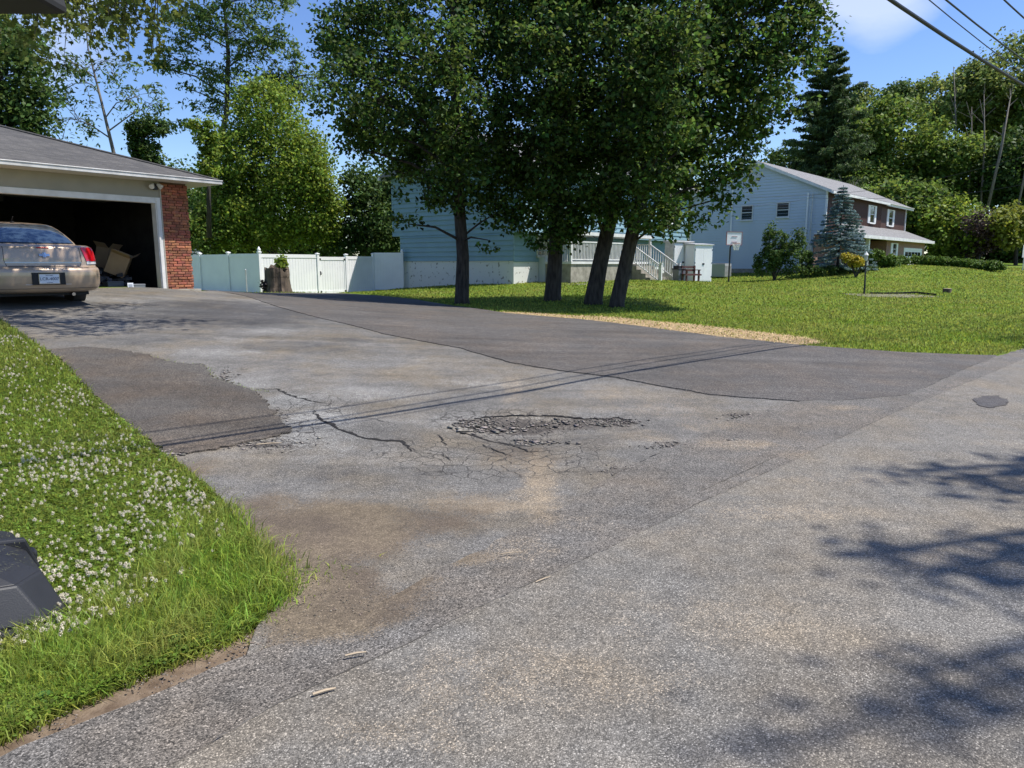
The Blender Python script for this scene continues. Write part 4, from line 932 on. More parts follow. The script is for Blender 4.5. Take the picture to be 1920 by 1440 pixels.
# service mast
ms = MB(); yy = ycol(1515); ms.tube([(-.15, yy, 2.0), (-.15, yy, 5.3)], .035, 8); ms.box(-.25, -.03, yy-.12, yy+.12, 1.5, 2.0); ms.tube([(-.12, yy, 1.5), (-.12, yy+.02, .3)], .02, 6); ms.build('service_mast', M['gutter'], fh)
# air conditioner by the gable wall
p = W(1352, 514, 50.5); z = H(p.x, p.y); r = empty('air_conditioner', (p.x, p.y, z), FB, label='grey outdoor air conditioning unit by the blue house wall', cat='air conditioner')
b = MB(); b.box(-.5, .5, -.5, .5, .05, .95); b.build('casing', mat('ac_grey', (.35, .37, .38), .5), r, bevel=.03)
b = MB()
for i in range(9): b.box(-.51, .51, -.52, -.505, .15+i*.08, .17+i*.08)
b.build('louvre', M['gutter'], r); b = MB(); b.lathe((0, 0, .951), [(.4, 0), (.4, .03), (.1, .04)], 14); b.build('fan_guard', M['black'], r)
# pale grey house glimpsed behind the garage
p = W(367, 500, 62); z = .3; r = empty('grey_house', (p.x-6, p.y, z), 75, label='pale grey house glimpsed between the garage eave and the big green tree', cat='house')
b = MB(); lap(b, 0, 12, 0, 6.3, -.002, .25); b.box(0, 12, 0, 8, -1, 6.3); b.build('wall', M['graysid'], r)
b = MB(); b.hull([(-.4, -.5, 6.3), (-.4, 8.5, 6.3), (-.4, 4, 8.0)], [(12.4, -.5, 6.3), (12.4, 8.5, 6.3), (12.4, 4, 8.0)]); b.build('roof', M['roofl'], r)
xx = sat((p.x-6, p.y), 75, 367); window(r, xx-.4, xx+.4, 3.9, 5.0, -.02)
# ================================================================= CAR
def interp(tab, z):
    for i in range(len(tab)-1):
        if tab[i][0] <= z <= tab[i+1][0]:
            t = (z-tab[i][0])/max(1e-9, tab[i+1][0]-tab[i][0]); return [a+(b-a)*t for a, b in zip(tab[i][1:], tab[i+1][1:])]
    return list(tab[-1][1:] if z > tab[-1][0] else tab[0][1:])
def curve_tab(tab, n=4):
    out = []
    for i in range(len(tab)-1):
        for k in range(n): out.append(tuple(a+(b-a)*k/n for a, b in zip(tab[i], tab[i+1])))
    return out+[tab[-1]]
# z, half width, rear y, front y
BODY = [(.27,.80,.16,4.95),(.30,.87,.07,5.0),(.345,.905,.03,5.05),(.42,.925,.008,5.08),(.56,.93,0,5.08),(.66,.928,.006,5.06),(.70,.92,.03,5.05),(.715,.915,.075,5.03),(.73,.912,.11,5.0),(.85,.91,.125,4.98),(.96,.90,.15,4.9),(1.03,.885,.168,4.7),(1.07,.865,.19,4.4),(1.095,.83,.235,4.1),(1.105,.79,.30,3.9)]
CABIN = [(1.08,.80,.66,3.95),(1.14,.785,.74,3.85),(1.22,.755,.88,3.65),(1.30,.72,1.03,3.45),(1.38,.675,1.20,3.22),(1.44,.63,1.36,3.02),(1.475,.575,1.52,2.85),(1.495,.48,1.74,2.65),(1.505,.32,1.95,2.4)]
def outline(tab, z, n=15, rr_=(.34, .2), bow=.10):
    """right half of the plan outline, rear centre -> front centre"""
    hw, yr, yf = interp(tab, z); rx, ry = rr_
    pts = []
    xs_ = np.linspace(0, hw-rx, 5)
    f = lambda x: yr+bow*(x/hw)**2
    for x in xs_[:-1]: pts.append((x, f(x)))
    for k in range(n):
        a = math.pi/2*k/(n-1); x = hw-rx+rx*math.sin(a); pts.append((x, f(hw-rx)+ry*(1-math.cos(a))+bow*.25*math.sin(a)))
    ye = pts[-1][1]
    for t in (.12, .3, .5, .7, .88): pts.append((hw-(.02*(t-.5)**2)*4*.5+.0, ye+(yf-.5-ye)*t))
    for k in range(5):
        a = math.pi/2*k/4; pts.append((hw-.01-.45*(1-math.cos(a)), yf-.5+.45*math.sin(a)))
    pts.append((0, yf+.05)); return pts
def shell(tab, rr_, bow, cap, sub=3):
    mb = MB(); T = curve_tab(tab, sub); rows = []
    for q in T:
        h = outline(tab, q[0], rr_=rr_, bow=bow); full = h+[(-x, y) for x, y in h[1:-1][::-1]]
        rows.append([(x, y, q[0]) for x, y in full])
    n = len(rows[0])
    mb.v = [p for r_ in rows for p in r_]
    mb.f = [[i*n+j, i*n+(j+1) % n, (i+1)*n+(j+1) % n, (i+1)*n+j] for i in range(len(rows)-1) for j in range(n)]
    if cap:
        b = (len(rows)-1)*n; h = n//2
        for j in range(h): mb.f.append([b+j, b+j+1, b+(n-j-1) % n, b+(n-j) % n] if j > 0 else [b, b+1, b+n-1])
    mb.m = [0]*len(mb.f); return mb
cp_ = W(97, 577, 13.55); CZ = .79
car = empty('parked_car', (cp_.x, cp_.y, H(cp_.x, cp_.y)+.02), rz=R(0), label='champagne coloured four-door sedan seen from behind, parked with its nose in the garage', cat='car')
AX = R(-50)  # heading
car.rotation_euler = (R(1.6), 0, -AX)
zc = H(-8.08, 14.2); car.location.z = zc+.02; car.scale = (1.05, 1.05, 1.07)
bo = shell(BODY, (.42, .20), .10, True).build('body', M['paint'], car, smooth=True)
cb_ = shell(CABIN, (.25, .12), .14, True, 2).build('cabin', M['paint'], car, smooth=True)
def patch(tab, fz, z0, z1, rr_, bow, off, nz=8, nu=14, s0=None, s1=None, sgn=1, x_lo=None, x_hi=None):
    """surface patch following the outline between arc positions (functions of z)"""
    mb = MB(); rows = []
    for i in range(nz+1):
        z = z0+(z1-z0)*i/nz; h = outline(tab, z, rr_=rr_, bow=bow)
        P = [Vector((x, y)) for x, y in h[:-1]]; L_ = [0]
        for a, b in zip(P, P[1:]): L_.append(L_[-1]+(b-a).length)
        sa, sb = s0(z), s1(z); row = []
        for k in range(nu+1):
            s = sa+(sb-sa)*k/nu; neg = s < 0; s = abs(s)
            j = max(0, min(len(L_)-2, int(np.searchsorted(L_, s))-1)); t = (s-L_[j])/max(1e-9, L_[j+1]-L_[j])
            p = P[j].lerp(P[j+1], t); d = (P[j+1]-P[j]).normalized(); nn = Vector((d.y, -d.x)); q = p+nn*off
            x = -q.x if neg else q.x; row.append((x*sgn, q.y, z+off*.3))
        rows.append(row)
    n = nu+1; mb.v = [p for r_ in rows for p in r_]
    mb.f = [[i*n+j, i*n+j+1, (i+1)*n+j+1, (i+1)*n+j] if sgn > 0 else [i*n+j, (i+1)*n+j, (i+1)*n+j+1, i*n+j+1] for i in range(nz) for j in range(nu)]
    mb.m = [0]*len(mb.f); return mb
BR, CRr = (.42, .20), (.25, .12)
gwid = lambda z: interp(CABIN, z)[0]*.93
patch(CABIN, None, 1.135, 1.455, CRr, .14, .008, 10, 24, lambda z: -gwid(z), gwid).build('rear_window', M['carglass'], car, smooth=True)
seal_ = patch(CABIN, None, 1.118, 1.47, CRr, .14, .004, 8, 24, lambda z: -gwid(z)-.03, lambda z: gwid(z)+.03); seal_.build('window_seal', M['rubber'], car, smooth=True)
for s in (1, -1):
    patch(CABIN, None, 1.14, 1.44, CRr, .14, .006, 6, 10, lambda z: 1.45+.6*(z-1.14), lambda z: 2.5, s).build('side_window', M['carglass'], car, smooth=True)
    tl_ = patch(BODY, None, .815, 1.065, BR, .10, .012, 8, 14, lambda z: .70-.30*(z-.815), lambda z: 1.22-.55*(z-.815)**1.0, s).build('tail_light', M['redlens'], car, smooth=True)
    patch(BODY, None, .765, .812, BR, .10, .012, 3, 12, lambda z: .70, lambda z: 1.26, s).build('reversing_lens', M['clear'], tl_, smooth=True)
    q = patch(BODY, None, .812, .818, BR, .10, .016, 1, 12, lambda z: .70, lambda z: 1.24, s); q.build('lamp_divider', M['chrome'], tl_)
# trunk lid shut line, chrome strip, ledge
def groove(z0, z1, s0, s1, m, nm, off=.006, par=None): return patch(BODY, None, z0, z1, BR, .10, off, 2, 30, lambda z: s0, lambda z: s1).build(nm, m, par or car)
groove(.728, .737, -.56, .56, M['rubber'], 'trunk_seam')
for s in (1, -1):
    patch(BODY, None, .737, 1.07, BR, .10, .006, 8, 1, lambda z: .575+.36*(z-.737) if z < .8 else .598+.04*(1-z), lambda z: .583+.36*(z-.737) if z < .8 else .606+.04*(1-z), s).build('trunk_seam', M['rubber'], car)
groove(.782, .806, -.60, .60, mat('satin_chrome', (.35, .34, .32), .3, metal=1), 'chrome_strip', .013)
groove(.35, .355, -.85, .85, M['rubber'], 'bumper_seam')
groove(.42, .426, -.36, .36, M['trim'], 'bumper_ledge', .012)
groove(1.045, 1.06, -.10, .10, M['redlens'], 'high_brake_light', .012)
# cross emblem and lettering
em = patch(BODY, None, .905, .945, BR, .10, .016, 2, 6, lambda z: -.085, lambda z: .085); eo = em.build('emblem', M['chrome'], car)
e2m = patch(BODY, None, .885, .965, BR, .10, .018, 2, 2, lambda z: -.028, lambda z: .028); e2m.build('emblem_bar', M['chrome'], eo)
def text(body, size, m, name, parent, loc, rot, ext=.002):
    c = bpy.data.curves.new(name, 'FONT'); c.body = body; c.size = size; c.extrude = ext; c.align_x = 'CENTER'; c.align_y = 'CENTER'
    o = bpy.data.objects.new(name, c); COL.objects.link(o)
    dg = bpy.context.evaluated_depsgraph_get(); me = bpy.data.meshes.new_from_object(o.evaluated_get(dg)); bpy.data.objects.remove(o)
    o2 = link(name, me, m, parent); o2.location = loc; o2.rotation_euler = rot; return o2
text('IMPALA LT', .05, M['chrome'], 'lettering', car, (-.50, .158, .845), (R(90), 0, R(-5)))
pl = MB(); pl.box(-.26, .26, -.012, .03, .42, .63); pl.build('plate_recess', M['rubber'], car)
pt = MB(); pt.box(-.155, .155, -.028, -.013, .445, .60); pto = pt.build('licence_plate', M['plate'], car, bevel=.004)
text('LCR-4007', .072, M['ink'], 'plate_number', pto, (0, -.030, .522), (R(90), 0, 0), .0015)
text('NEW YORK', .022, M['ink'], 'plate_state', pto, (0, -.030, .583), (R(90), 0, 0), .001)
text('EXCELSIOR', .018, M['ink'], 'plate_motto', pto, (0, -.030, .459), (R(90), 0, 0), .001)
pf = MB(); pf.box(-.165, .165, -.024, -.0125, .435, .444); pf.box(-.165, .165, -.024, -.0125, .601, .61); pf.box(-.165, -.156, -.024, -.0125, .444, .601); pf.box(.156, .165, -.024, -.0125, .444, .601); pf.build('plate_frame', M['chrome'], pto)
for s in (1, -1):
    for y in (1.12, 4.0):
        t_ = MB(); t_.tube([(s*.66, y, .315), (s*.67, y, .315), (s*.88, y, .315), (s*.895, y, .315)], [.28, .322, .322, .29], 28); wh = t_.build('wheel', M['rubber'], car, smooth=False)
        r_ = MB(); r_.tube([(s*.885, y, .315), (s*.90, y, .315)], [.22, .20], 20); r_.build('rim', M['chrome'], wh)
    mi = MB(); mi.hull([(s*.86, 3.25, 1.06), (s*1.07, 3.2, 1.08), (s*1.07, 3.36, 1.08), (s*.86, 3.4, 1.06)], [(s*.90, 3.25, 1.2), (s*1.05, 3.22, 1.22), (s*1.03, 3.34, 1.21), (s*.9, 3.38, 1.19)]); mi.build('side_mirror', M['paint'], car, bevel=.02)
uw = MB(); uw.box(-.72, .72, .25, 4.8, .22, .60); uw.box(-.62, .62, .9, 1.4, .2, .26); uw.build('underbody', M['rubber'], car)
ex = MB(); ex.tube([(.42, .12, .24), (.42, .7, .24)], .03, 8); ex.build('exhaust', M['chrome'], car)
an = MB(); an.box(-.02, .02, 1.62, 1.75, 1.49, 1.515); an.tube([(0, 1.72, 1.51), (0, 1.60, 1.60)], .006, 5); an.build('antenna', M['rubber'], car)
rs = MB(); 
for x in (-.42, 0, .42): rs.box(x-.13, x+.13, .98, 1.05, 1.08, 1.19)
rs.build('headrest', M['rubber'], car)

# ================================================================= VEGETATION
def leafcloud(name, C, Rr, per, size, m, parent, seed, up=.6, shape='leaf', squash=.7, long=1.0, droop=0, off=(0, 0, 0)):
    """C (n,3) cluster centres, Rr (n,) radii; per leaves for each"""
    r = np.random.default_rng(seed); n = len(C); tot = n*per
    d = r.normal(size=(tot, 3)); d /= np.linalg.norm(d, axis=1)[:, None]
    rad = (r.random(tot)**.5)[:, None]
    rep = np.repeat(np.arange(n), per)
    p = C[rep]+d*rad*Rr[rep][:, None]*np.array([1, 1, squash]); p[:, 2] -= droop*rad[:, 0]*Rr[rep]
    # leaf frame: normal biased upwards and outwards
    nr = r.normal(size=(tot, 3))*.75+d*.35; nr[:, 2] += up*1.3; nr /= np.linalg.norm(nr, axis=1)[:, None]
    a = r.normal(size=(tot, 3))+d*.8; a[:, 2] -= .3+droop; a -= nr*np.sum(a*nr, 1)[:, None]; a /= np.linalg.norm(a, axis=1)[:, None]
    b = np.cross(nr, a); s = (size*(.6+.7*r.random(tot)))[:, None, None]
    if shape == 'leaf':
        T = [(-.5, 0, 0), (.02, .38/long, .10), (.55, 0, -.05), (.02, -.38/long, .10)]; polys = [[0, 1, 2], [0, 2, 3]]
    elif shape == 'quad':
        T = [(-.5, 0, 0), (-.05, .42/long, .06), (.5, .05, -.05), (0, -.4/long, .06)]; polys = [[0, 3, 2, 1]]
    elif shape == 'maple':
        T = [(-.5, 0, 0), (-.28, .34, .05), (-.02, .22, .03), (.1, .5, 0), (.2, .16, .03), (.55, 0, -.08), (.2, -.16, .03), (.1, -.5, 0), (-.02, -.22, .03), (-.28, -.34, .05)]; polys = [[0, 9, 8, 7, 6, 5, 4, 3, 2, 1]]
    T = np.array(T)*long if False else np.array(T)
    P = p[:, None, :]+(T[None, :, 0:1]*a[:, None]+T[None, :, 1:2]*b[:, None]+T[None, :, 2:3]*nr[:, None])*s
    P -= np.array(off)
    return shapes_np(name, P, polys, m, parent)
def ell(u, v, ru, rv, Y, dep=None):
    c = W(u, v, Y); k = Y/F*.97; return (c.x, c.y, c.z, ru*k, (dep if dep else (ru+rv)/2*.8)*k, rv*k)
def sample_ell(E, n, seed, inner=.25):
    r = np.random.default_rng(seed); vol = np.array([e[3]*e[4]*e[5] for e in E])**(.62); idx = r.choice(len(E), n, p=vol/vol.sum())
    d = r.normal(size=(n, 3)); d /= np.linalg.norm(d, axis=1)[:, None]; q = (inner+(1-inner)*r.random(n))**.5
    E = np.array(E); return E[idx, :3]+d*q[:, None]*E[idx, 3:6], idx
def limbs(root, trunk, E, C, idx, bark, seed, rb=.3, twigs=60, thin=.012, tk=10, lo_=.2, ls_=.35, lw=.014):
    """trunk: list of (x,y,z,r) world; branches go to each ellipsoid and on to the clusters"""
    r = random.Random(seed); L0 = Vector(root.location); tb = MB()
    tb.tube([Vector(p[:3])-L0 for p in trunk], [p[3] for p in trunk], tk); 
    to = tb.build('trunk', bark, root, smooth=True)
    TP = [Vector(p[:3]) for p in trunk]; mb = MB(); mids = []
    def at(z):
        for a, b, ra, rbb in zip(TP, TP[1:], trunk, trunk[1:]):
            if a.z <= z <= b.z: t = (z-a.z)/max(1e-6, b.z-a.z); return a.lerp(b, t), ra[3]+(rbb[3]-ra[3])*t
        return (TP[0].copy(), trunk[0][3]) if z < TP[0].z else (TP[-1].copy(), trunk[-1][3])
    for e in E:
        c = Vector(e[:3]); hd = (c.xy-at(c.z)[0].xy).length; z0 = max(TP[0].z+(TP[-1].z-TP[0].z)*lo_, c.z-hd*ls_-.3)
        a, ra = at(z0); m_ = a.lerp(c, .5)+Vector((r.uniform(-.2, .2), r.uniform(-.2, .2), hd*.08))
        w_ = min(ra*.5, .025+lw*hd) if ra > .05 else ra*.6
        mb.tube([a-L0, m_-L0, c-L0], [w_, w_*.7, w_*.35], 5, False); mids.append((m_, c, w_))
    k = 0
    for ci in r.sample(range(len(C)), min(twigs, len(C))):
        m_, c, w_ = mids[int(idx[ci])]; p = Vector(C[ci]); a = m_.lerp(c, r.uniform(.2, 1)); mm_ = a.lerp(p, .5)+Vector((r.uniform(-.12, .12), r.uniform(-.12, .12), .08))
        mb.tube([a-L0, mm_-L0, p-L0], [w_*.35, w_*.25, thin*.5], 4, False)
    if mb.v: mb.build('branches', bark, root)
def tree(name, label, E, trunk, n, per, size, m, bark, seed, cr_=.5, cat='tree', group=None, up=.6, shape='leaf', squash=.7, long=1.0, droop=0, twigs=60, inner=.25, thin=.012):
    root = empty(name, trunk[0][:3], label=label, cat=cat, group=group)
    C, idx = sample_ell(E, n, seed, inner); r = np.random.default_rng(seed+99); Rr = cr_*(.6+.8*r.random(n))
    limbs(root, trunk, E, C, idx, bark, seed, twigs=twigs, thin=thin)
    leafcloud('crown', C, Rr, per, size, m, root, seed+5, up, shape, squash, long, droop, off=root.location); return root
def trk(pts, Y, base_drop=.15):
    out = []
    for i, (u, v, r_) in enumerate(pts):
        p = W(u, v, Y); out.append((p.x, p.y, p.z-(base_drop if i == 0 else 0), r_*Y/F))
    return out
# four maples in the middle
mg = 'maples standing in a row between the driveway and the teal house'
def mk(label, Y, trunkpx, ells, n, seed):
    tr_ = trk(trunkpx, Y); b = tr_[0]; g0_ = H(b[0], b[1]); 
    s = tr_[1]; tr_ = [(b[0], b[1], min(b[2], g0_-.15), b[3]*1.25), (b[0]+(s[0]-b[0])*.06, b[1], g0_+.18, b[3])]+tr_[1:]
    E = [ell(u, v, ru, rv, Y+dy) for u, v, ru, rv, dy in ells]
    return tree('maple_tree', label, E, tr_, int(n*1.2), 46, .15, M['maple'], M['bark'], seed, cr_=.62, group=mg, up=.55, shape='leaf', squash=.55, twigs=90, inner=.1)
mk('leftmost maple of the four, with a slim straight dark trunk and low drooping boughs', 25, [(866,572,13.5),(868,480,11.5),(862,400,10.5),(858,280,9),(850,120,7),(850,-100,4)],
   [(800,120,190,140,0),(690,90,90,100,1),(700,240,75,60,-1),(850,285,150,60,1.5),(930,400,60,24,-.5),(830,-30,220,90,0),(780,250,130,80,2),(640,130,50,70,0),(690,180,100,90,-2),(800,350,80,24,-1),(860,370,90,26,0),(765,420,40,14,-1.5),(915,450,46,16,-1),(960,250,80,100,-1),(740,320,60,20,1),(650,50,55,60,1),(680,280,40,26,0),(860,330,60,60,-2),(860,230,80,80,-2.5),(840,110,90,90,-3)], 640, 11)
mk('second maple from the left, thick upright trunk hidden high up in leaves', 25.5, [(1036,566,16),(1040,500,14),(1044,430,13),(1046,300,12),(1045,120,9),(1040,-100,4)],
   [(1000,140,140,150,0),(1010,300,90,90,0),(1000,400,60,45,-1),(1040,445,60,28,-1.5),(1010,-50,160,100,0),(960,350,70,60,1),(1090,330,80,80,1),(930,40,100,110,2),(1075,430,28,24,-1),(1040,350,60,60,-2.5),(1045,230,70,70,-3),(1040,100,90,90,-3),(1050,420,34,30,-2)], 560, 12)
mk('third maple from the left, with a broad trunk leaning right and a bare pale side', 24.5, [(1112,574,17.5),(1124,500,15),(1142,420,13.5),(1160,340,13),(1180,240,10),(1190,60,7),(1190,-100,4)],
   [(1130,110,140,140,1),(1150,290,80,90,0),(1120,395,70,36,-1),(1150,-50,160,120,0),(1200,200,90,90,-1),(1090,220,80,90,2),(1150,350,50,40,-2.5),(1190,250,60,60,-3),(1180,120,80,90,-3),(1130,400,50,26,-2)], 500, 13)
mk('rightmost maple of the four, leaning right, its sunlit boughs reaching over the blue house', 23.8, [(1156,580,14.5),(1172,500,13.5),(1192,410,12.5),(1215,320,12),(1245,220,10),(1280,60,7),(1300,-100,4)],
   [(1290,110,150,150,0),(1400,50,120,110,0),(1330,270,80,80,0),(1360,330,50,34,-1),(1240,340,80,70,1),(1270,410,80,30,-1),(1420,180,80,80,-.5),(1260,-60,220,110,0),(1490,80,60,70,0),(1490,0,60,60,0),(1380,235,60,60,1),(1340,375,36,16,-.5),(1350,130,140,140,2),(1225,330,60,50,-2.5),(1250,220,70,70,-3),(1260,90,90,90,-3),(1230,400,60,36,-2)], 700, 14)
# left side trees
tree('dark_leafy_tree', 'dense dark tree rising behind the garage roof at the far left', [ell(10,150,80,110,26),ell(30,230,55,50,26),ell(-20,90,90,90,27),ell(55,190,30,50,26),ell(-60,220,80,100,26)], trk([(-10,420,8),(-5,250,6),(0,50,2)], 26), 330, 50, .15, M['deep'], M['bark'], 21, cr_=.6, shape='quad', droop=.3)
tree('sparse_tree', 'thin pale-branched tree with sparse hanging leaf tufts behind the garage roof', [ell(150,150,50,50,30),ell(200,110,60,40,30),ell(260,180,45,35,30),ell(130,220,50,50,30),ell(290,195,22,14,30),ell(110,110,50,50,30),ell(170,40,50,40,30)],
     trk([(217,430,5),(214,290,3.4),(190,190,2.2),(165,90,1.2),(160,40,.6)], 30), 80, 26, .20, M['ailan'], M['barkgrey'], 22, cr_=.42, shape='quad', long=2.2, droop=.5, twigs=80, thin=.03, inner=.4)
tree('vine_covered_trunk', 'short broken trunk wrapped in dark ivy behind the garage roof', [ell(262,240,22,24,31),ell(290,240,22,22,31),ell(268,280,24,30,31),ell(285,300,14,20,31),ell(255,300,14,24,31),ell(272,340,14,24,31)], trk([(268,430,6),(268,250,4)], 31), 110, 60, .13, M['deep'], M['bark'], 23, cr_=.32, shape='quad', cat='tree')
tree('tall_airy_tree', 'tall airy tree with layered fans of long leaves above the big rounded tree', [ell(430,60,90,50,50),ell(340,50,40,30,50),ell(330,110,50,22,50),ell(420,150,60,30,50),ell(500,90,55,50,50),ell(300,125,30,10,50),ell(440,0,120,40,50),ell(380,200,40,22,50),ell(330,225,30,12,50),ell(520,150,50,30,50),ell(570,140,40,50,50),ell(350,165,26,10,50)],
     trk([(392,440,8),(400,330,6),(425,210,4.5),(428,100,3.5),(420,0,2),(425,-60,1)], 50), 330, 34, .30, M['ailan'], M['bark'], 24, cr_=.8, shape='quad', long=1.9, droop=.25, twigs=140, thin=.03, inner=.35, squash=.4)
tree('vine_column', 'narrow column of bright vine leaves just right of the garage eave', [ell(388,270,14,30,35),ell(392,310,16,30,35),ell(376,335,14,14,35),ell(385,240,20,14,35),ell(365,236,16,10,35)], trk([(392,440,5),(390,250,2)], 35), 60, 50, .15, M['bright'], M['bark'], 25, cr_=.35, shape='quad')
tree('rounded_tree', 'big rounded bright green tree standing behind the white fence', [ell(500,225,75,65,43),ell(445,310,50,60,43),ell(575,300,50,60,43),ell(610,400,36,50,43),ell(415,370,36,50,43),ell(505,300,105,85,43),ell(520,385,118,80,43),ell(430,380,50,70,43),ell(590,400,50,60,43),ell(470,420,90,50,42),ell(560,330,60,60,42),ell(495,185,44,32,43),ell(400,430,40,34,42)],
     trk([(515,560,7),(512,420,5),(508,250,2)], 43), 900, 64, .17, M['bright'], M['bark'], 26, cr_=.75, up=.35, squash=1.0, shape='quad', inner=.45)
tree('dark_shrub_tree', 'dark leafy undergrowth between the rounded tree and the teal house', [ell(690,400,50,50,44),ell(665,350,30,34,44),ell(710,450,50,34,44),ell(650,450,40,34,44),ell(720,360,30,40,45)], trk([(690,560,5),(688,400,3)], 44), 260, 50, .2, M['deep'], M['bark'], 27, cr_=.7, shape='quad')
tree('dark_shrub_tree', 'low bright leafed bush beyond the fence beside the garage corner', [ell(385,450,30,30,41),ell(370,400,16,40,41),ell(350,440,24,30,41)], trk([(380,560,4),(378,430,2)], 41), 90, 50, .18, M['wood1'], M['bark'], 28, cr_=.6, shape='quad')
tree('yellow_green_tree', 'yellow-green tree visible between the teal house and the blue house', [ell(1295,430,34,40,62),ell(1290,380,30,34,62),ell(1305,470,24,18,62)], trk([(1295,530,4),(1295,420,2)], 62), 130, 40, .26, M['ygreen'], M['bark'], 29, cr_=.8, shape='quad')
for i, (u, v, ru, rv, Y, mm_, lb) in enumerate([(1100,380,120,110,70,'wood1','green backdrop tree behind the teal house roof'),(800,330,140,100,72,'deep','dark backdrop tree behind the left part of the teal house'),(1250,330,90,110,80,'wood1','tall green backdrop tree behind the porch end of the teal house')]):
    tree('backdrop_tree', lb, [ell(u, v, ru, rv, Y), ell(u+ru*.3, v-rv*.4, ru*.6, rv*.6, Y)], trk([(u, 520, 5), (u, v, 3)], Y), 220, 32, .4, M[mm_], M['bark'], 60+i, cr_=1.5, shape='quad')
# white pine
def pine(label, u, vt, vb, hw, Y, seed, m, name='pine_tree', n=26, size=.34, tiers=22):
    b = W(u, vb, Y); t = W(u+4, vt, Y); root = empty(name, b, label=label, cat='tree')
    tb = MB(); tb.tube([(0, 0, -.5), (0, 0, (t.z-b.z)*.5), (t.x-b.x, 0, t.z-b.z)], [.3*Y/80, .2*Y/80, .03], 8); tb.build('trunk', M['bark'], root)
    r = random.Random(seed); Hh = t.z-b.z; Cs = []; Rs = []; br = MB(); wdt = hw*Y/F
    for i in range(tiers):
        f = (i+.5)/tiers; zz = Hh*(.12+.88*f); L_ = wdt*(1-f)**.62*r.uniform(.75, 1.15)+.25
        k = 6 if f < .8 else 4; a0 = r.uniform(0, 6.28)
        for j in range(k):
            a = a0+6.283*j/k+r.uniform(-.25, .25); le = L_*r.uniform(.65, 1.12); up_ = le*r.uniform(.0, .28)
            e = Vector((math.cos(a)*le, math.sin(a)*le, zz+up_)); br.tube([(0, 0, zz), e*.5+Vector((0, 0, zz*.5-.05*le)), e], [.06*Y/80, .04*Y/80, .01], 4, False)
            for q in range(1, 6):
                tt = q/5; Cs.append((e.x*tt+r.uniform(-.2, .2), e.y*tt+r.uniform(-.2, .2), zz+up_*tt*tt)); Rs.append(.28*le*(.5+.5*tt)*.55+.25)
    br.build('branches', M['bark'], root)
    leafcloud('needles', np.array(Cs), np.array(Rs), n, size, m, root, seed, up=.3, shape='quad', squash=.38, long=3.2); return root
pine('tall dark white pine rising behind the blue house roof', 1535, 88, 480, 95, 78, 31, M['pine'], n=90, size=.5, tiers=26)
# blue spruce
def spruce():
    u, Y = 1570, 47; b = W(u, 505, Y); t = W(u, 350, Y); b.z = H(b.x, b.y); root = empty('blue_spruce', b, label='small silvery blue spruce in front of the blue house', cat='tree')
    r = random.Random(4); Hh = t.z-b.z+.1; tb = MB(); tb.tube([(0, 0, -.2), (0, 0, Hh)], [.1, .015], 7); tb.build('trunk', M['bark'], root)
    Cs = []; Rs = []; wd = 60*Y/F
    for i in range(26):
        f = i/26; zz = Hh*(.1+.9*f); L_ = wd*(1-f)**.85+.08
        k = 13 if f < .7 else 8
        for j in range(k):
            a = r.uniform(0, 6.28); le = L_*r.uniform(.7, 1.08)
            for q in range(1, 5): tt = (q+.3)/4.3; Cs.append((math.cos(a)*le*tt, math.sin(a)*le*tt, zz-.12*le*tt)); Rs.append(.06+.10*tt*(1-f*.5))
    leafcloud('needles', np.array(Cs), np.array(Rs), 60, .11, M['spruce'], root, 3, up=.5, shape='quad', squash=.5, long=2.2); return root
spruce()
for i, (u, v, ru, rv, Y, mm_, lb) in enumerate([(580,440,60,40,60,'deep','low dark tree behind the fence gate'),(460,440,70,40,62,'wood1','low green tree behind the left fence corner'),(330,380,60,70,58,'deep','dark tree hidden mostly behind the garage roof end'),(730,440,50,50,64,'deep','low dark tree behind the left corner of the teal house')]):
    tree('backdrop_tree', lb, [ell(u, v, ru, rv, Y), ell(u, v+40, ru, rv*.6, Y)], trk([(u, 520, 5), (u, v, 3)], Y), 200, 34, .32, M[mm_], M['bark'], 160+i, cr_=1.2, shape='quad')
# woods behind
def wood(label, u, v, ru, rv, Y, vb, m, seed, name='woodland_tree', n=300, per=46, size=.40, cr__=1.35, bark='bark', lean=0, tr_r=4.0, inner=.35, tall=False, droop=0):
    r = random.Random(seed); E = [ell(u, v, ru, rv, Y)]
    for k in range(5): a = r.uniform(0, 6.28); E.append(ell(u+ru*.6*math.cos(a), v+rv*.6*math.sin(a), ru*.5, rv*.45, Y+r.uniform(-3, 3)))
    T = trk([(u-lean, vb, tr_r), (u-lean*.4, (vb+v)/2, tr_r*.8), (u, v, tr_r*.55), (u+lean*.5, v-rv*.8, tr_r*.2)], Y, 1)
    return tree(name, label, E, T, n, per, size, M[m], M[bark], seed, cr_=cr__, shape='quad', group='trees of the wood behind the blue house', twigs=50, inner=inner, droop=droop)
wood('pale olive tree top just right of the tall pine', 1620, 215, 55, 48, 112, 500, 'wood2', 41, n=150)
wood('mid green tree behind the ridge of the blue house', 1600, 280, 70, 75, 88, 500, 'wood1', 42)
wood('broad rounded tree above the blue house right eave', 1690, 275, 80, 90, 86, 500, 'wood1', 43, n=340)
wood('dark green crown showing above the broad rounded tree, against the sky', 1690, 185, 45, 30, 105, 500, 'deep', 44, n=120)
wood('light green crown below the power cables, left of the dead snag', 1765, 190, 55, 50, 98, 500, 'wood2', 45, n=220)
wood('bushy tree right behind the lower garage roof of the blue house', 1700, 400, 75, 60, 76, 500, 'wood1', 46, n=300)
wood('bright leafed small tree beside the lower roof end', 1790, 430, 50, 60, 72, 505, 'bright', 47, n=200, size=.34)
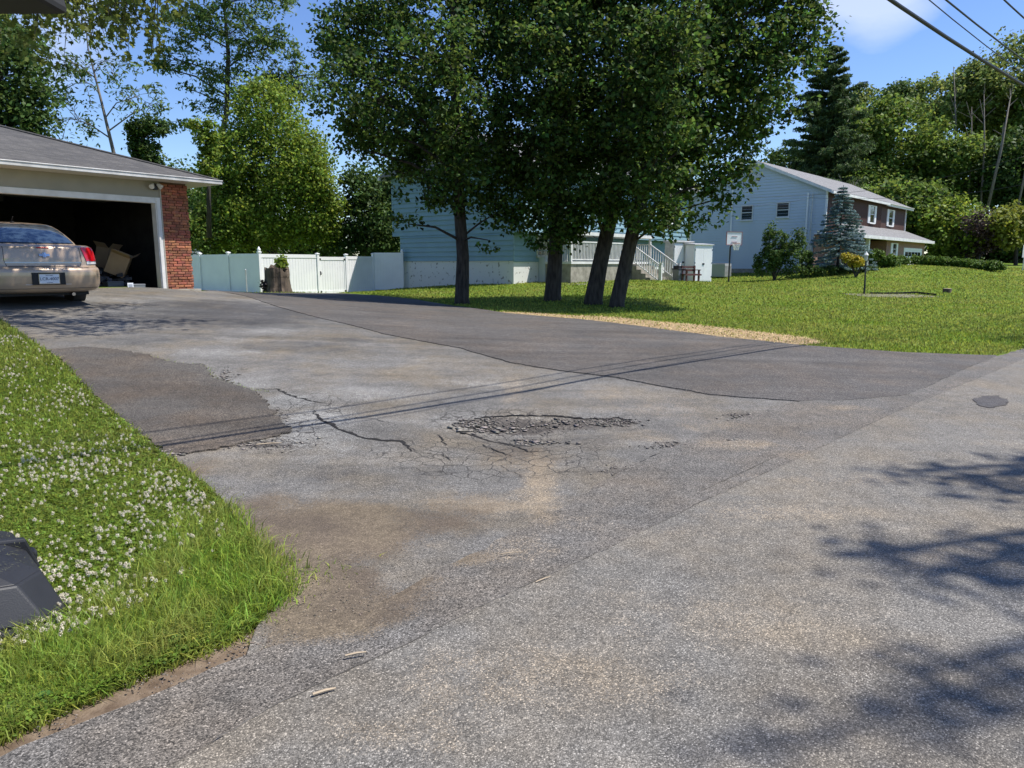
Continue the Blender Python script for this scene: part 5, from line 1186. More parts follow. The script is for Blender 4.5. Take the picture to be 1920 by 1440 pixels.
wood('tall slender tree right of the dead snag', 1830, 200, 50, 80, 92, 500, 'wood2', 48, n=220, lean=-14, tr_r=3)
wood('tall grey-green tree crown at the right edge behind the cables', 1900, 160, 60, 90, 90, 500, 'wood2', 49, n=240, lean=10, tr_r=3.2)
wood('dark tree in the shade between the slender trees and the lower roof', 1810, 330, 70, 75, 84, 500, 'wood1', 50, n=300)
wood('dark tree at the right edge over the purple shrub', 1905, 320, 60, 80, 80, 500, 'deep', 51, n=260)
wood('green tree filling the gap left of the dark right-edge tree', 1860, 270, 45, 60, 96, 500, 'wood1', 52, n=200)
wood('tree beyond the right edge of the view, crown half cut by the frame', 1985, 250, 80, 140, 84, 500, 'wood1', 53, n=260)
wood('low dark tree behind the right end of the hedge', 1860, 470, 60, 45, 78, 515, 'deep', 54, n=220)
wood('low dark tree behind the street sign at the right edge', 1925, 480, 50, 50, 76, 525, 'deep', 55, n=200)
wood('green tree above the brown upper storey of the blue house', 1640, 350, 60, 50, 84, 500, 'wood1', 56, n=200)
wood('dark tree close behind the blue house left of the ridge', 1480, 330, 60, 60, 92, 500, 'deep', 57, n=200)
wood('yellow-green small tree at the right edge above the sign', 1905, 425, 40, 40, 68, 520, 'ygreen', 58, name='yellow_green_tree', n=150, size=.3, cr__=.9)
wood('reddish purple leaved shrub tree at the right behind the hedge', 1833, 440, 36, 42, 70, 515, 'purple', 59, name='purple_shrub', n=130, size=.26, cr__=.9)
def snag(u0, v0, u1, v1, Y, r_, label):
    a, b = W(u0, v0, Y), W(u1, v1, Y); root = empty('bare_trunk', a, label=label, cat='tree', group='bare trunks in the wood'); m_ = MB(); L0 = a
    m_.tube([Vector((0, 0, -1)), (b-a)*.5+Vector((.2, 0, 0)), b-a], [r_, r_*.8, r_*.3], 7); m_.build('trunk', M['barkgrey'], root, smooth=True)
    r = random.Random(int(u0)); q = MB()
    for k in range(7):
        t = r.uniform(.5, 1); p = (b-a)*t; d = Vector((r.uniform(-1, 1), r.uniform(-.5, .5), r.uniform(.4, 1.4)))*r.uniform(.8, 2); q.tube([p, p+d*.5, p+d], [r_*.3, r_*.2, .02], 5, False)
    q.build('branches', M['barkgrey'], root)
snag(1852,380,1895,180,76,.16,'tall pale bare trunk leaning right inside the wood, under the cables'); snag(1790,330,1788,125,88,.12,'thin upright dead snag poking above the tree line'); snag(1840,380,1845,170,80,.11,'slender upright bare trunk left of the leaning one')
snag(1905,400,1935,230,74,.12,'bare pale trunk at the right edge of the wood'); snag(1588,400,1598,350,74,.2,'short pale broken trunk showing behind the blue house ridge'); snag(1815,380,1822,200,82,.1,'thin dark bare trunk nearest the lower roof')
# shrubs and hedge
def shrub(name, label, E, n, per, size, m, seed, cr__=.3, up=.5, group=None, stem=.04, shape='quad', long=1.0, squash=.8, inner=.4):
    c = E[0]; z = H(c[0], c[1]); root = empty(name, (c[0], c[1], z), label=label, cat='shrub', group=group)
    C, idx = sample_ell(E, n, seed, inner); C[:, 2] = np.maximum(C[:, 2], z+.05); r = np.random.default_rng(seed)
    leafcloud('foliage', C, cr__*(.6+.8*r.random(n)), per, size, m, root, seed, up, shape, squash, long, off=root.location)
    s = MB()
    for k in range(7): q = C[k*7 % n]; s.tube([(0, 0, -.1), (.5*(q[0]-c[0]), .5*(q[1]-c[1]), .5*(q[2]-z)), (q[0]-c[0], q[1]-c[1], q[2]-z)], [stem, stem*.7, stem*.3], 5, False)
    s.build('stems', M['bark'], root); return root
shrub('leafy_shrub', 'tall spreading dark green shrub against the blue gable wall', [ell(1455,465,26,34,46),ell(1440,490,26,22,46),ell(1480,475,26,24,46),ell(1495,455,12,12,46),ell(1430,505,20,12,46),ell(1485,505,26,10,46),ell(1445,435,8,14,46),ell(1500,437,10,5,46)], 210, 34, .17, M['deep'], 71, .3, long=1.4)
shrub('leafy_shrub', 'low dark shrub beside the brick corner of the blue house', [ell(1512,490,12,20,46.5),ell(1530,505,20,8,46)], 50, 34, .14, M['deep'], 72, .24)
shrub('yellow_shrub', 'bright yellow leaved shrub under the blue spruce', [ell(1607,491,14,9,44),ell(1588,483,8,5,44)], 60, 40, .11, M['yellow'], 73, .22)
shrub('green_shrub', 'light green leafy shrub behind the lamp post', [ell(1655,487,26,12,48.5),ell(1640,480,16,10,48.5),ell(1670,492,20,9,48.5)], 100, 36, .13, M['hedge'], 74, .24)
shrub('green_shrub', 'dark low plant under the yellow shrub', [ell(1600,505,30,8,46.6),ell(1565,507,24,7,46.4),ell(1630,505,12,6,47)], 70, 36, .12, M['deep'], 75, .2)
shrub('round_shrub', 'clipped round dark shrub at the left of the pale garage door', [ell(1690,490,14,9,52)], 60, 40, .11, M['hedge'], 76, .2)
hg = 'clipped round shrubs lined up along the drive of the blue house'
for i, (u, v, ru, rv, Y, lb) in enumerate([(1721,489,13,9,55,'first clipped round shrub right of the pale garage door'),(1745,490,13,9,54.5,'second clipped round shrub right of the pale garage door'),(1767,491,12,9,54,'third clipped round shrub right of the pale garage door, touching the hedge')]):
    shrub('round_shrub', lb, [ell(u, v, ru, rv, Y)], 70, 40, .12, M['hedge'], 80+i, .22, group=hg)
shrub('clipped_hedge', 'long low clipped hedge along the top of the lawn at right', [ell(1790+i*11.5, 492+i*1.35, 11, 9, 53.5-i*.75) for i in range(8)], 330, 36, .12, M['hedge'], 90, .2)
# overhanging maple whose twigs hang in at the upper left
E = [(-3.4,11.5,8.0,1.5,1.5,.9),(-4.6,13.6,8.0,1.4,1.4,.8),(-2.2,12.2,8.4,1.2,1.2,.7),ell(60,-60,170,90,13),ell(230,-50,120,70,13),ell(-200,-150,250,150,14),ell(330,-150,170,80,14)]
Cx, ix = sample_ell(E, 190, 5)
ro_ = empty('overhanging_maple', (-13.2, 9.5, H(-13.2, 9.5)), label='maple standing left of the view whose leafy boughs hang into the upper left corner', cat='tree')
tt_ = [(-13.2,9.5,.6,.32),(-13.1,9.7,2.5,.27),(-12.6,10.2,4.5,.24),(-11.5,11.2,6.5,.2),(-9.5,12.2,8.2,.14),(-7,13,9.2,.09)]
limbs(ro_, tt_, E, Cx, ix, M['bark'], 6, twigs=70)
rg = random.Random(12); hang = []; hb = MB(); L0 = ro_.location
for k in range(38):
    u0_, v0_ = rg.uniform(60, 330), rg.uniform(-90, -20); u1_ = u0_+rg.uniform(-50, 60); v1_ = rg.uniform(20, 120)*(1 if u1_ > 120 else .9)
    if u1_ > 340: continue
    Yk = rg.uniform(11.5, 14); a, b = W(u0_, v0_, Yk), W(u1_, v1_, Yk+rg.uniform(-.5, .5))
    m_ = a.lerp(b, .5)+Vector((rg.uniform(-.2, .2), 0, .1)); hb.tube([a-L0, m_-L0, b-L0], [.012, .008, .004], 4, False)
    for q in (.3, .5, .7, .85, 1): hang.append(tuple(a.lerp(m_, q*2) if q < .5 else m_.lerp(b, q*2-1)))
for k in range(30):
    u1_, v1_ = rg.uniform(-30, 110), rg.uniform(-10, 110); hang.append(tuple(W(u1_, v1_, rg.uniform(11.5, 14))))
hb.build('twigs', M['bark'], ro_)
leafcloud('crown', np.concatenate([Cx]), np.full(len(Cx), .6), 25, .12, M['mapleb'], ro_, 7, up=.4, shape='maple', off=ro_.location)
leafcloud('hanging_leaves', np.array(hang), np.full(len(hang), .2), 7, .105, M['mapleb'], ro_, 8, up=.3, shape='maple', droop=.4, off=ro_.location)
# dapple over the car and top of the driveway

# tree across the road, right of the view, whose boughs shade the road
tR = (20.5, 7.5); rt = empty('roadside_tree', (*tR, H(*tR)), label='tree beyond the right edge of the view whose boughs shade the road', cat='tree')
rg = random.Random(3); Cc = []; Ee = []
for (u, v, ru, rv, hh, n_) in ((1900,868,40,4,10.5,3),(1860,895,70,4,10.8,4),(1700,893,40,3,11,2),(1760,910,60,3,11,3),(1870,935,60,4,11,5),(1570,1058,34,4,12,2),(1660,1048,40,5,12,3),(1730,1085,80,5,12,4),(1860,1060,50,12,11,5),(1905,1040,30,16,11,3),(1880,1120,50,10,11.4,2),(1740,1270,40,10,12,2),(1800,1320,50,10,12,3),(1900,1290,24,20,12,2),(1460,1425,50,5,13,2),(1680,1420,40,5,13,1),(1885,632,40,10,11,24),(1960,650,60,20,11,24)):
    for k in range(n_):
        g = G(u+rg.gauss(0, .55)*ru, min(v+rg.gauss(0, .55)*rv, 1500)); h_ = hh+rg.uniform(-.7, .7); Cc.append(tuple(g+sd*(h_/sd.z)))
    g = G(u, v)+sd*(hh/sd.z); Ee.append((g.x, g.y, g.z, .5, .5, .3))
Cc = np.array(Cc); ix2 = [min(range(len(Ee)), key=lambda q: (Ee[q][0]-c[0])**2+(Ee[q][1]-c[1])**2) for c in Cc]
limbs(rt, [(tR[0], tR[1], -.1, .34), (tR[0]-.1, tR[1], 3, .28), (tR[0]-.5, tR[1], 8.5, .2), (tR[0]-1.2, tR[1], 13, .08)], Ee, Cc, ix2, M['bark'], 4, twigs=60)
leafcloud('crown', Cc, np.full(len(Cc), .42), 13, .12, M['maple'], rt, 17, up=.4, squash=.5, off=rt.location)
# ================================================================= GRASS
def pix_area(poly, n, seed, vmin=505, vmax=1440, umin=-60, umax=1980, extra=None, power=1.0):
    r = np.random.default_rng(seed); P = np.asarray(poly); X = []; Yv = []
    lo, hi = P.min(0), P.max(0); got = 0
    while got < n:
        y = 1.6*np.exp(r.random(200000)*math.log(hi[1]/1.6)); y = y if power == 1 else lo[1]+(hi[1]-lo[1])*r.random(200000)**power
        x = y*(r.random(200000)*1.7-.85)
        k = (y > lo[1]) & inside(x, y, poly); x, y = x[k], y[k]
        if len(x) == 0: break
        X.append(x); Yv.append(y); got += len(x)
    return np.concatenate(X)[:n], np.concatenate(Yv)[:n]
def blades(name, x, y, h, wd, m, seed, lean=.35, **tg):
    r = np.random.default_rng(seed); n = len(x); z = tz(x, y)-.01; a = r.random(n)*6.283; hh = h*(.5+.8*r.random(n)); w_ = wd*(.6+.8*r.random(n))
    ln = lean*hh*r.random(n)*1.6; la = r.random(n)*6.283
    dx, dy = np.cos(a)*w_/2, np.sin(a)*w_/2; lx, ly = np.cos(la)*ln, np.sin(la)*ln
    P = np.zeros((n, 5, 3))
    P[:, 0] = np.stack([x-dx, y-dy, z], 1); P[:, 1] = np.stack([x+dx, y+dy, z], 1)
    P[:, 2] = np.stack([x+dx*.8+lx*.35, y+dy*.8+ly*.35, z+hh*.6], 1); P[:, 3] = np.stack([x-dx*.8+lx*.35, y-dy*.8+ly*.35, z+hh*.6], 1)
    P[:, 4] = np.stack([x+lx, y+ly, z+hh*np.sqrt(np.maximum(.2, 1-(ln/hh)**2*.5))], 1)
    return tag(shapes_np(name, P, [[0, 1, 2, 3], [3, 2, 4]], m), kind='stuff', **tg)
LP = [p for p in LEFT_LAWN]
vis = np.array([(-16, 8.7), ext0]+LB+[tuple(e1), (-3, .5), (-12, .5)])
x, y = pix_area(vis, 105000, 1)
x = x+np.random.default_rng(21).normal(size=len(x))*.02
blades('lawn_grass', x, y, .055+.004*y, .004+.0011*y, M['grass'], 2, .6, label='short green grass of the left lawn')
# tall tufts on the lawn corner
tall = gl((330,990),(430,960),(490,1030),(530,1065),(566,1095),(545,1130),(500,1160),(420,1200),(330,1230),(260,1260),(160,1290),(0,1300),(0,1220),(140,1180),(260,1080))
x, y = pix_area(tall, 20000, 3)
q_ = np.sin(x*9+y*5)*np.sin(y*11-x*4)*.5+.5; k = np.random.default_rng(8).random(len(x)) < .35+.65*q_; x, y = x[k], y[k]; x = x+np.random.default_rng(1).normal(size=len(x))*.035; y = y+np.random.default_rng(2).normal(size=len(y))*.05
blades('tall_grass', x, y, .12, .0055, M['lgrass'], 4, .75, label='long pale green grass on the lawn corner by the driveway mouth')
fr_ = gl((0,1300),(200,1270),(420,1190),(425,1205),(310,1250),(217,1287),(112,1335),(0,1390))
x, y = pix_area(fr_, 9000, 33); x = x+np.random.default_rng(5).normal(size=len(x))*.03; y = y+np.random.default_rng(6).normal(size=len(y))*.03; blades('verge_grass', x, y, .07, .006, M['lgrass'], 34, 1.0, label='ragged low grass along the verge edge')
x, y = pix_area(vis, 60000, 5)
keep = ~(inside(x, y, tall) & (np.random.default_rng(1).random(len(x)) < .8)); x, y = x[keep], y[keep]
# clover leaves
r = np.random.default_rng(6); n = len(x); z = tz(x, y)+.02+.03*r.random(n); a = r.random(n)*6.28; s = (.012+.0012*y)*(.7+.6*r.random(n)); P = np.zeros((n, 12, 3))
tlx, tly = r.normal(size=n)*.3, r.normal(size=n)*.3
for k in range(3):
    for j, (dd, ww) in enumerate(((.08, 0), (.6, .5), (1.1, 0), (.6, -.5))):
        c, s_ = np.cos(a+k*2.094), np.sin(a+k*2.094); xx = (dd*c-ww*s_)*s; yy = (dd*s_+ww*c)*s
        P[:, k*4+j] = np.stack([x+xx, y+yy, z+xx*tlx+yy*tly+.15*s*abs(ww)], 1)
tag(shapes_np('clover', P, [[0,1,2,3],[4,5,6,7],[8,9,10,11]], M['clover']), label='low clover leaves covering the left lawn', kind='stuff')
# clover blossoms in drifts
x, y = pix_area(np.array(gl((0,615),(60,655),(120,705),(190,775),(250,830),(300,880),(350,910),(400,960),(430,1010),(400,1060),(340,1110),(250,1170),(110,1230),(0,1250),(-60,1200),(-60,640))), 16000, 8)
den = .5+.5*np.sin(x*3.1+y*1.7)*np.sin(y*2.3-x*1.3+1); k = np.random.default_rng(3).random(len(x)) < (.05+.5*den**2)*.4; x, y = x[k], y[k]
n = len(x); r = np.random.default_rng(9); s = .0088*(.6+.8*r.random(n))*(1+.07*np.maximum(0, y-3.5)); z = tz(x, y)+.055+.035*r.random(n)
ic = []
for i in range(5):
    for j in range(7): th = (i+.5)/5*math.pi*.78; ph = j/7*6.283+i*.45; ic.append((math.sin(th)*math.cos(ph), math.sin(th)*math.sin(ph), math.cos(th)))
ic = np.array(ic); P = np.zeros((n, len(ic)*3, 3)); jj_ = r.normal(size=(n, len(ic), 3))*.12
for q in range(len(ic)):
    d = ic[q][None]+jj_[:, q]; t1 = np.cross(d, np.array([.3, .2, 1.])); t1 /= np.linalg.norm(t1, axis=1)[:, None]
    P[:, q*3] = d*.35-t1*.22; P[:, q*3+1] = d*.35+t1*.22; P[:, q*3+2] = d*1.15+np.array([0, 0, .15])
P = P*s[:, None, None]+np.stack([x, y, z], 1)[:, None, :]
tag(shapes_np('clover_blossoms', P, [[3*q, 3*q+1, 3*q+2] for q in range(len(ic))], M['flower']), label='small white clover blossoms dotted over the left lawn', kind='stuff')
# right hand lawn
RL = np.array([tuple(p) for p in gl((1925,652),(1862,668),(1700,663),(1500,648),(1350,633),(1200,613),(1080,599),(950,588),(860,574),(780,561),(700,553))]+[(-8.2, 33.5), (-6.2, 38), (0, 36), (6, 42), (14, 55), (22, 52), (30, 60), (40, 58), (42, 42), (26, 24)])
x, y = pix_area(RL, 150000, 11)
sk = inside(x, y, STRAW) & (np.random.default_rng(2).random(len(x)) < .85); x, y = x[~sk], y[~sk]
blades('mown_grass', x, y, .05+.0008*y, .003+.0011*y, M['grass'], 12, .7, label='mown green grass of the right hand lawn')
x, y = pix_area(RL, 3000, 13); k = (x > 6) & (y > 22); x, y = x[k], y[k]
sheet('straw_strip', STRAW, .012, mat('straw_bed', (.40, .29, .15), .95, (.24, .18, .10), 12, bump=.5), skirt=.01, near=.3, label='dry straw strip between the dark asphalt and the right lawn', kind='stuff')
x, y = pix_area(np.array(STRAW), 9000, 14); n = len(x); r = np.random.default_rng(15); x = x+r.normal(size=n)*.1; y = y+r.normal(size=n)*.12; a = r.random(n)*6.28; l = .012+.022*r.random(n); z = tz(x, y)+.018+.02*r.random(n); t = r.normal(size=n)*.25
P = np.stack([np.stack([x-np.cos(a)*l-np.sin(a)*.005, y-np.sin(a)*l+np.cos(a)*.005, z-l*t], 1), np.stack([x+np.cos(a)*l-np.sin(a)*.005, y+np.sin(a)*l+np.cos(a)*.005, z+l*t], 1), np.stack([x+np.cos(a)*l+np.sin(a)*.005, y+np.sin(a)*l-np.cos(a)*.005, z+l*t], 1), np.stack([x-np.cos(a)*l+np.sin(a)*.005, y-np.sin(a)*l-np.cos(a)*.005, z-l*t], 1)], 1)
tag(shapes_np('wood_chips', P, [[0, 1, 2, 3]], M['chips']), label='loose pale chips and straw on the strip by the dark asphalt', kind='stuff')
# tufts along cracks and asphalt edges
def tuft(pts, n, h, seed, nm='crack_weeds', sp=.03, lb=''):
    L2 = jit_line(gl(*pts), .02, .02, seed); r = np.random.default_rng(seed); q = np.array(L2)[r.integers(0, len(L2), n)]+r.normal(size=(n, 2))*sp
    blades(nm, q[:, 0], q[:, 1], h, .006, M['lgrass'], seed, .8, label=lb)
tuft([(270,668),(330,685),(385,690),(400,715),(470,735),(500,738)], 1100, .045, 41, lb='weeds growing in the joint above the brown patch')
tuft([(860,655),(960,684),(1050,698),(1150,711),(1240,728),(1330,745),(1430,752)], 1500, .022, 42, sp=.02, lb='fine moss and weeds along the seam of the dark asphalt')
tuft([(480,1010),(520,1060),(560,1095),(590,1085),(640,1075)], 420, .06, 43, sp=.08, lb='sparse grass spilling on to the dirt')
tuft([(300,858),(345,885),(390,920),(420,955)], 700, .04, 44, sp=.06, lb='low weeds at the lawn edge by the brown patch')
tuft([(430,1195),(500,1155),(540,1110)], 500, .05, 45, sp=.06, lb='thin grass at the dirt edge of the lawn corner')
tuft([(225,543),(245,544),(262,544)], 130, .05, 46, sp=.03, lb='weeds in front of the garage threshold')
def weed(u, v, s, seed, label):
    g = G(u, v); root = empty('broadleaf_weed', g, label=label, cat='weed'); r = random.Random(seed); m_ = MB()
    for k in range(11):
        a = r.uniform(0, 6.28); L_ = s*r.uniform(.5, 1.1); w_ = L_*.22; up_ = r.uniform(.1, .5)*L_; d = Vector((math.cos(a), math.sin(a), 0)); n_ = Vector((-d.y, d.x, 0))
        pts = [(0, .01, .15), (.35, .55, .6), (.65, 1, .95), (.88, .6, 1), (1, .02, .85)]; vs = []
        for t, ww, zz in pts: c = d*L_*t+Vector((0, 0, up_*zz)); vs += [c+n_*w_*ww+Vector((0, 0, .012)), c, c-n_*w_*ww+Vector((0, 0, .012))]
        fs = []
        for i in range(4): fs += [[3*i, 3*i+1, 3*i+4, 3*i+3], [3*i+1, 3*i+2, 3*i+5, 3*i+4]]
        m_.add(vs, fs)
    m_.build('leaves', M['weed'], root, smooth=True)
weed(292, 1238, .13, 1, 'large broad-leaved weed at the edge of the long grass near the road'); weed(30, 1345, .12, 2, 'broad-leaved weed at the bottom left corner'); weed(150, 1300, .08, 3, 'small broad-leaved weed left of the large one'); weed(230, 1262, .06, 4, 'tiny broad-leaved weed just left of the large one')

# ================================================================= SMALL THINGS
def put(name, u, v, Y, label, cat, bearing=0, dz=0):
    p = W(u, v, Y); return empty(name, (p.x, p.y, H(p.x, p.y)+dz), bearing, label=label, cat=cat)
# stump with sapling
r_ = put('tree_stump', 522, 548, 31.5, 'old dark tree stump with a hollow broken top in front of the white fence', 'stump')
m_ = MB(); k = 22; vs = []; rr = random.Random(8)
prof = [(0, .74), (.12, .60), (.4, .53), (.8, .50), (1.15, .51), (1.3, .5)]
ph = [rr.uniform(-.09, .09) for _ in range(k)]
for zi, (z, rad) in enumerate(prof):
    for j in range(k):
        a = 6.283*j/k; q = rad*(1+ph[j]*(1.5-z))*(1+.04*math.sin(5*a)); top = .0 if zi < 4 else (.12*math.sin(a*2+1)+.15*ph[j]*6-.22*max(0, math.cos(a+2.4)))
        vs.append((q*math.cos(a), q*math.sin(a), z-.1+top))
for j in range(k): a = 6.283*j/k; vs.append((.3*math.cos(a), .3*math.sin(a), 1.0+ph[j]))
vs.append((0, 0, .85)); fs = [[i*k+j, i*k+(j+1) % k, (i+1)*k+(j+1) % k, (i+1)*k+j] for i in range(6) for j in range(k)]+[[6*k+j, 6*k+(j+1) % k, 7*k] for j in range(k)]
m_.add(vs, fs); m_.build('stump_body', M['deadwood'], r_, smooth=False)
shrub('sapling', 'small bright sapling sprouting from the top of the tree stump', [ell(528,492,9,10,31.5)], 16, 16, .15, M['bright'], 95, .2)
bpy.data.objects['sapling'].location.z += 0
shrub('stump_weeds', 'dry reddish weeds at the left foot of the tree stump', [ell(498,538,10,12,31.3)], 16, 20, .09, M['purple'], 96, .16)
tuftp = W(505, 549, 31); q = np.random.default_rng(5).normal(size=(700, 2))*np.array([1.0, .35])+np.array([tuftp.x, tuftp.y]); blades('stump_grass', q[:, 0], q[:, 1], .12, .03, M['grass'], 51, .6, label='unmown grass around the foot of the stump')
r_ = put('metal_post', 463, 545, 31.5, 'thin grey metal pipe post standing left of the tree stump', 'post'); m_ = MB(); m_.tube([(0, 0, -.2), (-.02, 0, 1.0)], .022, 8); m_.build('pipe', M['gutter'], r_); m_ = MB(); m_.lathe((-.02, 0, 1.0), [(.03, 0), (.035, .04), (.01, .07)], 8); m_.build('cap', M['gutter'], r_)
# lamp post
r_ = put('lamp_post', 1620, 552, 33, 'black garden lamp post with a lantern leaning slightly on the lawn', 'lamp post')
m_ = MB(); m_.tube([(0, 0, -.1), (.0, 0, .5), (.09, 0, 1.5)], [.045, .04, .03], 10); m_.build('pole', M['black'], r_)
m_ = MB(); m_.lathe((.09, 0, 1.5), [(.03, 0), (.07, .04), (.085, .06)], 8); m_.lathe((.1, 0, 1.76), [(.12, 0), (.09, .05), (.05, .1), (.015, .17)], 8); m_.build('lantern_frame', M['trim'], r_)
m_ = MB(); m_.lathe((.09, 0, 1.56), [(.075, 0), (.095, .2)], 8); m_.build('lantern_glass', M['clear'], r_)
m_ = MB(); m_.box(-.02, .16, -.03, .03, 1.22, 1.27); m_.build('crossbar', M['black'], r_)
# basketball hoop
r_ = put('basketball_hoop', 1366, 529, 46, 'basketball hoop with white backboard and net on a dark pole', 'basketball hoop', bearing=75)
m_ = MB(); m_.tube([(0, 0, -.1), (0, 0, 2.2), (0, -.35, 2.5)], .05, 8); m_.build('pole', M['black'], r_)
m_ = MB(); m_.box(-.52, .52, -.42, -.38, 2.35, 3.1); bb = m_.build('backboard', M['white'], r_); m_ = MB()
for (a, b, c, d) in ((-.55, .55, 2.31, 2.35), (-.55, .55, 3.1, 3.14), (-.55, -.52, 2.35, 3.1), (.52, .55, 2.35, 3.1), (-.2, .2, 2.5, 2.52), (-.2, .2, 2.83, 2.85)): m_.box(a, b, -.44, -.375, c, d)
m_.build('backboard_rim', mat('hoop_red', (.3, .12, .12), .5), bb)
m_ = MB(); m_.tube([(.23*math.cos(a*.5236), -.68+.23*math.sin(a*.5236), 2.42) for a in range(13)], .012, 6, False); m_.build('hoop', mat('hoop_orange', (.5, .12, .03), .5), r_)
m_ = MB()
for k in range(12):
    a = k*.5236; m_.tube([(.23*math.cos(a), -.68+.23*math.sin(a), 2.41), (.13*math.cos(a+.5), -.68+.13*math.sin(a+.5), 2.0)], .012, 4, False); m_.tube([(.23*math.cos(a), -.68+.23*math.sin(a), 2.41), (.13*math.cos(a-.5), -.68+.13*math.sin(a-.5), 2.0)], .012, 4, False)
m_.build('net', M['white'], r_)
# small stump, garden bed edging, road sign
r_ = put('log_section', 1776, 546, 32.5, 'small brown sawn log standing on the right lawn', 'log'); m_ = MB(); m_.lathe((0, 0, -.05), [(.19, 0), (.18, .1), (.175, .22)], 12); m_.build('log_body', M['deadwood'], r_, bevel=.01); m_ = MB(); m_.lathe((0, 0, .171), [(.165, 0), (.16, .004)], 12); m_.build('cut_face', M['wood'], r_)
pth = gl((1575,551),(1625,551),(1700,552),(1765,557),(1700,559),(1625,557))
sheet('garden_path', jit_line(pth, .3, .03, 3, True), .02, mat('worn_soil', (.2, .18, .12), .9, (.13, .13, .06), 6), skirt=.02, near=.5, label='narrow pale worn strip on the lawn behind the lamp post', kind='structure')
eb = gl((1632,552),(1660,552.5),(1690,552),(1720,550.5),(1755,555)); m_ = MB()
for a, b in zip(eb, eb[1:]): za, zb = H(*a), H(*b); m_.hull([(a[0], a[1], za-.05), (b[0], b[1], zb-.05), (b[0], b[1]+.09, zb-.05), (a[0], a[1]+.09, za-.05)], [(a[0], a[1], za+.09), (b[0], b[1], zb+.09), (b[0], b[1]+.09, zb+.09), (a[0], a[1]+.09, za+.09)])
c0 = eb[0]; o = m_.build('garden_edging', mat('dark_timber', (.03, .026, .022), .9), off=(c0[0], c0[1], 0)); o.location = (c0[0], c0[1], 0); tag(o, 'low dark timber edging board lying along the pale path on the lawn', 'edging')
r_ = put('road_sign', 1915, 525, 50, 'pale road sign seen from behind at the right edge', 'sign', bearing=60); m_ = MB(); m_.tube([(0, 0, -.3), (0, 0, 1.8)], .03, 6); m_.build('post', M['gutter'], r_); m_ = MB(); m_.box(-.3, .3, -.03, -.015, .9, 1.75); m_.build('sign_plate', M['gutter'], r_, bevel=.04)
# sticks and leaves
def stick(u, v, L_, a, label, r__=.005):
    g = G(u, v); m_ = MB(); d = Vector((math.cos(a), math.sin(a), 0)); m_.tube([-d*L_/2, Vector((.004, .003, .002)), d*L_/2], [r__, r__*1.1, r__*.6], 6); o = m_.build('stick', M['wood']); o.location = g+Vector((0, 0, .04+r__)); tag(o, label, 'stick')
stick(668, 1250, .085, .35, 'short pale stick on the coarse shoulder'); stick(609, 1319, .085, .5, 'short pale stick on the road beside the seam', .006); stick(960, 1053, .12, .2, 'thin pale twig lying on the dirt smudge of the shoulder', .003); stick(1018, 1102, .1, .7, 'thin straw on the road seam', .003)
stick(505, 843, .2, .3, 'brown twig at the lower edge of the brown patch', .006)
# black plastic lid at lower left
def lidbox():
    c = Vector((-2.60, 3.14, H(-2.60, 3.14)-.01)); root = empty('plastic_bin', c, rz=R(44), label='black moulded plastic bin lying on the lawn at the left edge, dusted with grass clippings', cat='bin')
    def rr8(x, y, z, c, sh=0): return [(-x+c+sh, -y, z), (x-c+sh, -y, z), (x+sh, -y+c, z), (x+sh, y-c, z), (x-c+sh, y, z), (-x+c+sh, y, z), (-x+sh, y-c, z), (-x+sh, -y+c, z)]
    m_ = MB(); m_.hull(rr8(.29, .38, -.02, .07), rr8(.305, .395, .045, .07)); m_.hull(rr8(.32, .41, .0455, .08), rr8(.32, .41, .062, .08)); m_.hull(rr8(.295, .385, .0625, .08), rr8(.235, .33, .165, .10, -.01)); m_.hull(rr8(.233, .328, .1651, .10, -.01), rr8(.17, .27, .19, .09, -.02))
    o = m_.build('bin_body', M['bin'], root, bevel=.007)
    q = MB(); q.hull([(-.27, .03, .10), (.283, .0, .10), (.283, .035, .10), (-.27, .065, .10)], [(-.22, .03, .200), (.225, .0, .200), (.225, .035, .200), (-.22, .065, .200)]); q.build('ridge', M['bin'], root, bevel=.008)
    q = MB(); q.hull([(.0, -.35, .05), (.05, -.35, .05), (.06, .0, .05), (.01, .0, .05)], [(.01, -.31, .196), (.04, -.31, .196), (.055, .0, .196), (.025, .0, .196)]); q.build('rib', M['bin'], root, bevel=.006)
    q = MB(); q.box(.262, .285, .06, .12, .10, .14); q.build('latch', M['bin'], root, bevel=.012)
    r = np.random.default_rng(3); nn = 420; px = (r.random(nn)-.5)*.40; py = (r.random(nn)-.5)*.56; a = r.random(nn)*6.28; l = .004+.007*r.random(nn); z = .193+0*px
    P = np.stack([np.stack([px-np.cos(a)*l, py-np.sin(a)*l, z], 1), np.stack([px+np.cos(a)*l, py+np.sin(a)*l, z+.002], 1), np.stack([px+np.sin(a)*.0012, py-np.cos(a)*.0012, z+.001], 1)], 1)
    c2 = shapes_np('grass_clippings', P, [[0, 1, 2]], mat('dry_clippings', (.17, .17, .08), .9), root); c2['kind'] = 'stuff'
    root.scale = (1.2, 1.45, 1.55); root.rotation_euler[1] = R(7)
    return root
lidbox()
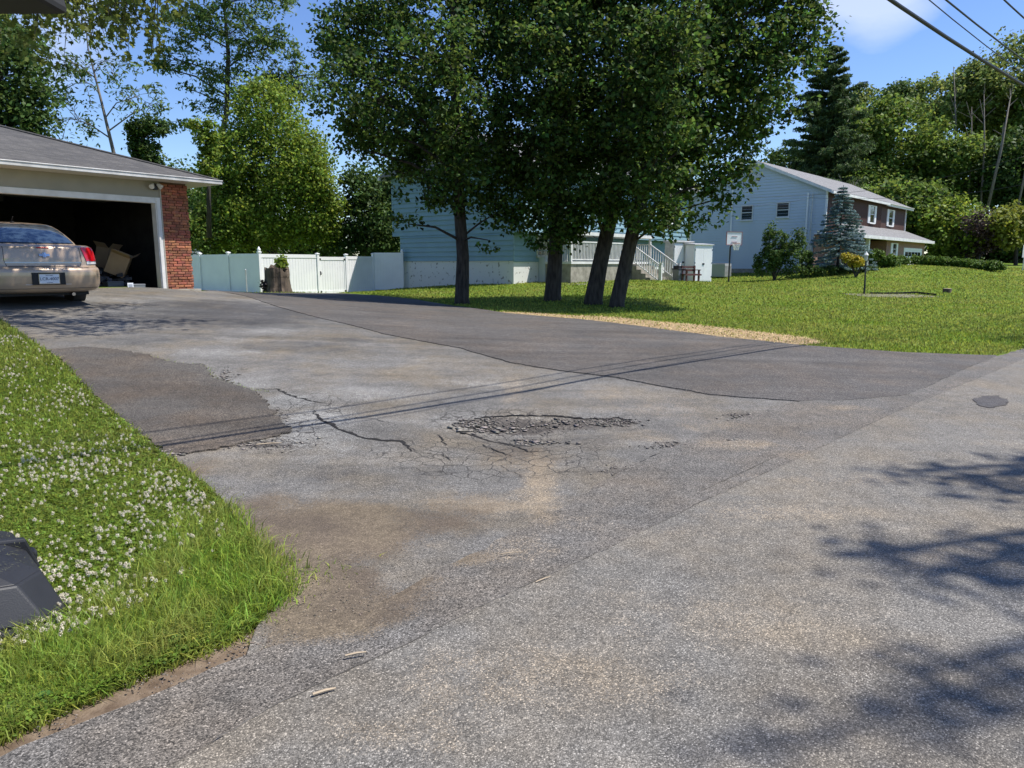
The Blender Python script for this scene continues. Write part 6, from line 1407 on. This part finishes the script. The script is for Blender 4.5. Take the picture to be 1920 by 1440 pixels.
# dark canopy corner at top left (its post stands left of the view)
a = W(0, 26, 1.5); b = W(134, 30, 1.5)
r_ = empty('cart_canopy', (b.x-.9, b.y+.2, 0), label='corner of a dark utility cart roof jutting in at the top left', cat='canopy')
m_ = MB(); x1_, y0_ = b.x-r_.location.x, b.y-r_.location.y
zc_ = b.z; m_.hull([(x1_-1.4, y0_-.7, zc_), (x1_, y0_-.7, zc_), (x1_, y0_, zc_), (x1_-1.4, y0_, zc_)], [(x1_-1.4, y0_-.7, zc_+.05), (x1_-.01, y0_-.7, zc_+.05), (x1_-.01, y0_, zc_+.05), (x1_-1.4, y0_, zc_+.05)])
m_.build('roof_panel', M['rubber'], r_, bevel=.012)
m_ = MB(); m_.tube([(x1_-1.3, y0_-.3, 0), (x1_-1.3, y0_-.3, zc_)], .02, 8); m_.build('roof_post', M['black'], r_)
# ================================================================= CABLES
def cable(label, pa, za, pb, zb, rad, before=30, after=60, sag=.012, name='power_cable'):
    def at(u, v, z): 
        a_, b_ = (u-960)/F, (720-v)/F; t = (z-EYE)/(-ST+b_*CT); return Vector((a_*t, t*(CT+b_*ST), z))
    A, B = at(*pa, za), at(*pb, zb); d = (B-A); L_ = d.length; d = d/L_; pts = []
    for i in range(61):
        s = -before+(L_+before+after)*i/60; p = A+d*s; p.z += sag*s*(s-L_)*.25 if -before < s else 0
        pts.append(p)
    m_ = MB(); c = pts[0]; m_.tube([p-c for p in pts], rad, 6); o = m_.build(name, M['black'], smooth=True); o.location = c; tag(o, label, 'cable', 'overhead cables along the road')
cable('thick black bundled cable, lowest of the overhead cables', (1670, 0), 4.9, (1920, 160), 4.7, .028)
cable('thinnest overhead cable, just above the thick bundled one', (1742, 0), 5.15, (1862, 96), 5.05, .008)
cable('medium black overhead cable, second from the top', (1774, 0), 5.4, (1920, 113), 5.3, .014)
cable('topmost overhead cable crossing the upper right corner', (1883, 0), 5.9, (1920, 34), 5.85, .014)
def wire(label, pts, rad=.010):
    P = [W(*p) for p in pts]; out = []
    for a, b in zip(P, P[1:]):
        for i in range(8): t = i/8; q = a.lerp(b, t); q.z -= .25*math.sin(math.pi*t)*min(1, (b-a).length/20); out.append(q)
    out.append(P[-1]); m_ = MB(); c = out[0]; m_.tube([p-c for p in out], rad, 5); o = m_.build('service_wire', M['black'], smooth=True); o.location = c; tag(o, label, 'cable')
wire('service wire running from the right edge down to the mast of the blue house', [(1925,292,40),(1700,348,45),(1519,366,48.5)])
wire('lower service wire crossing the wood to the blue house', [(1925,345,40),(1760,368,45),(1519,371,48.5)])
wire('wire across the blue gable to the left under the windows', [(1519,372,48.4),(1400,387,48),(1180,380,46)], .008)
wire('wire across the blue gable at window head height', [(1519,366,48.4),(1395,369,48),(1200,352,46)], .008)
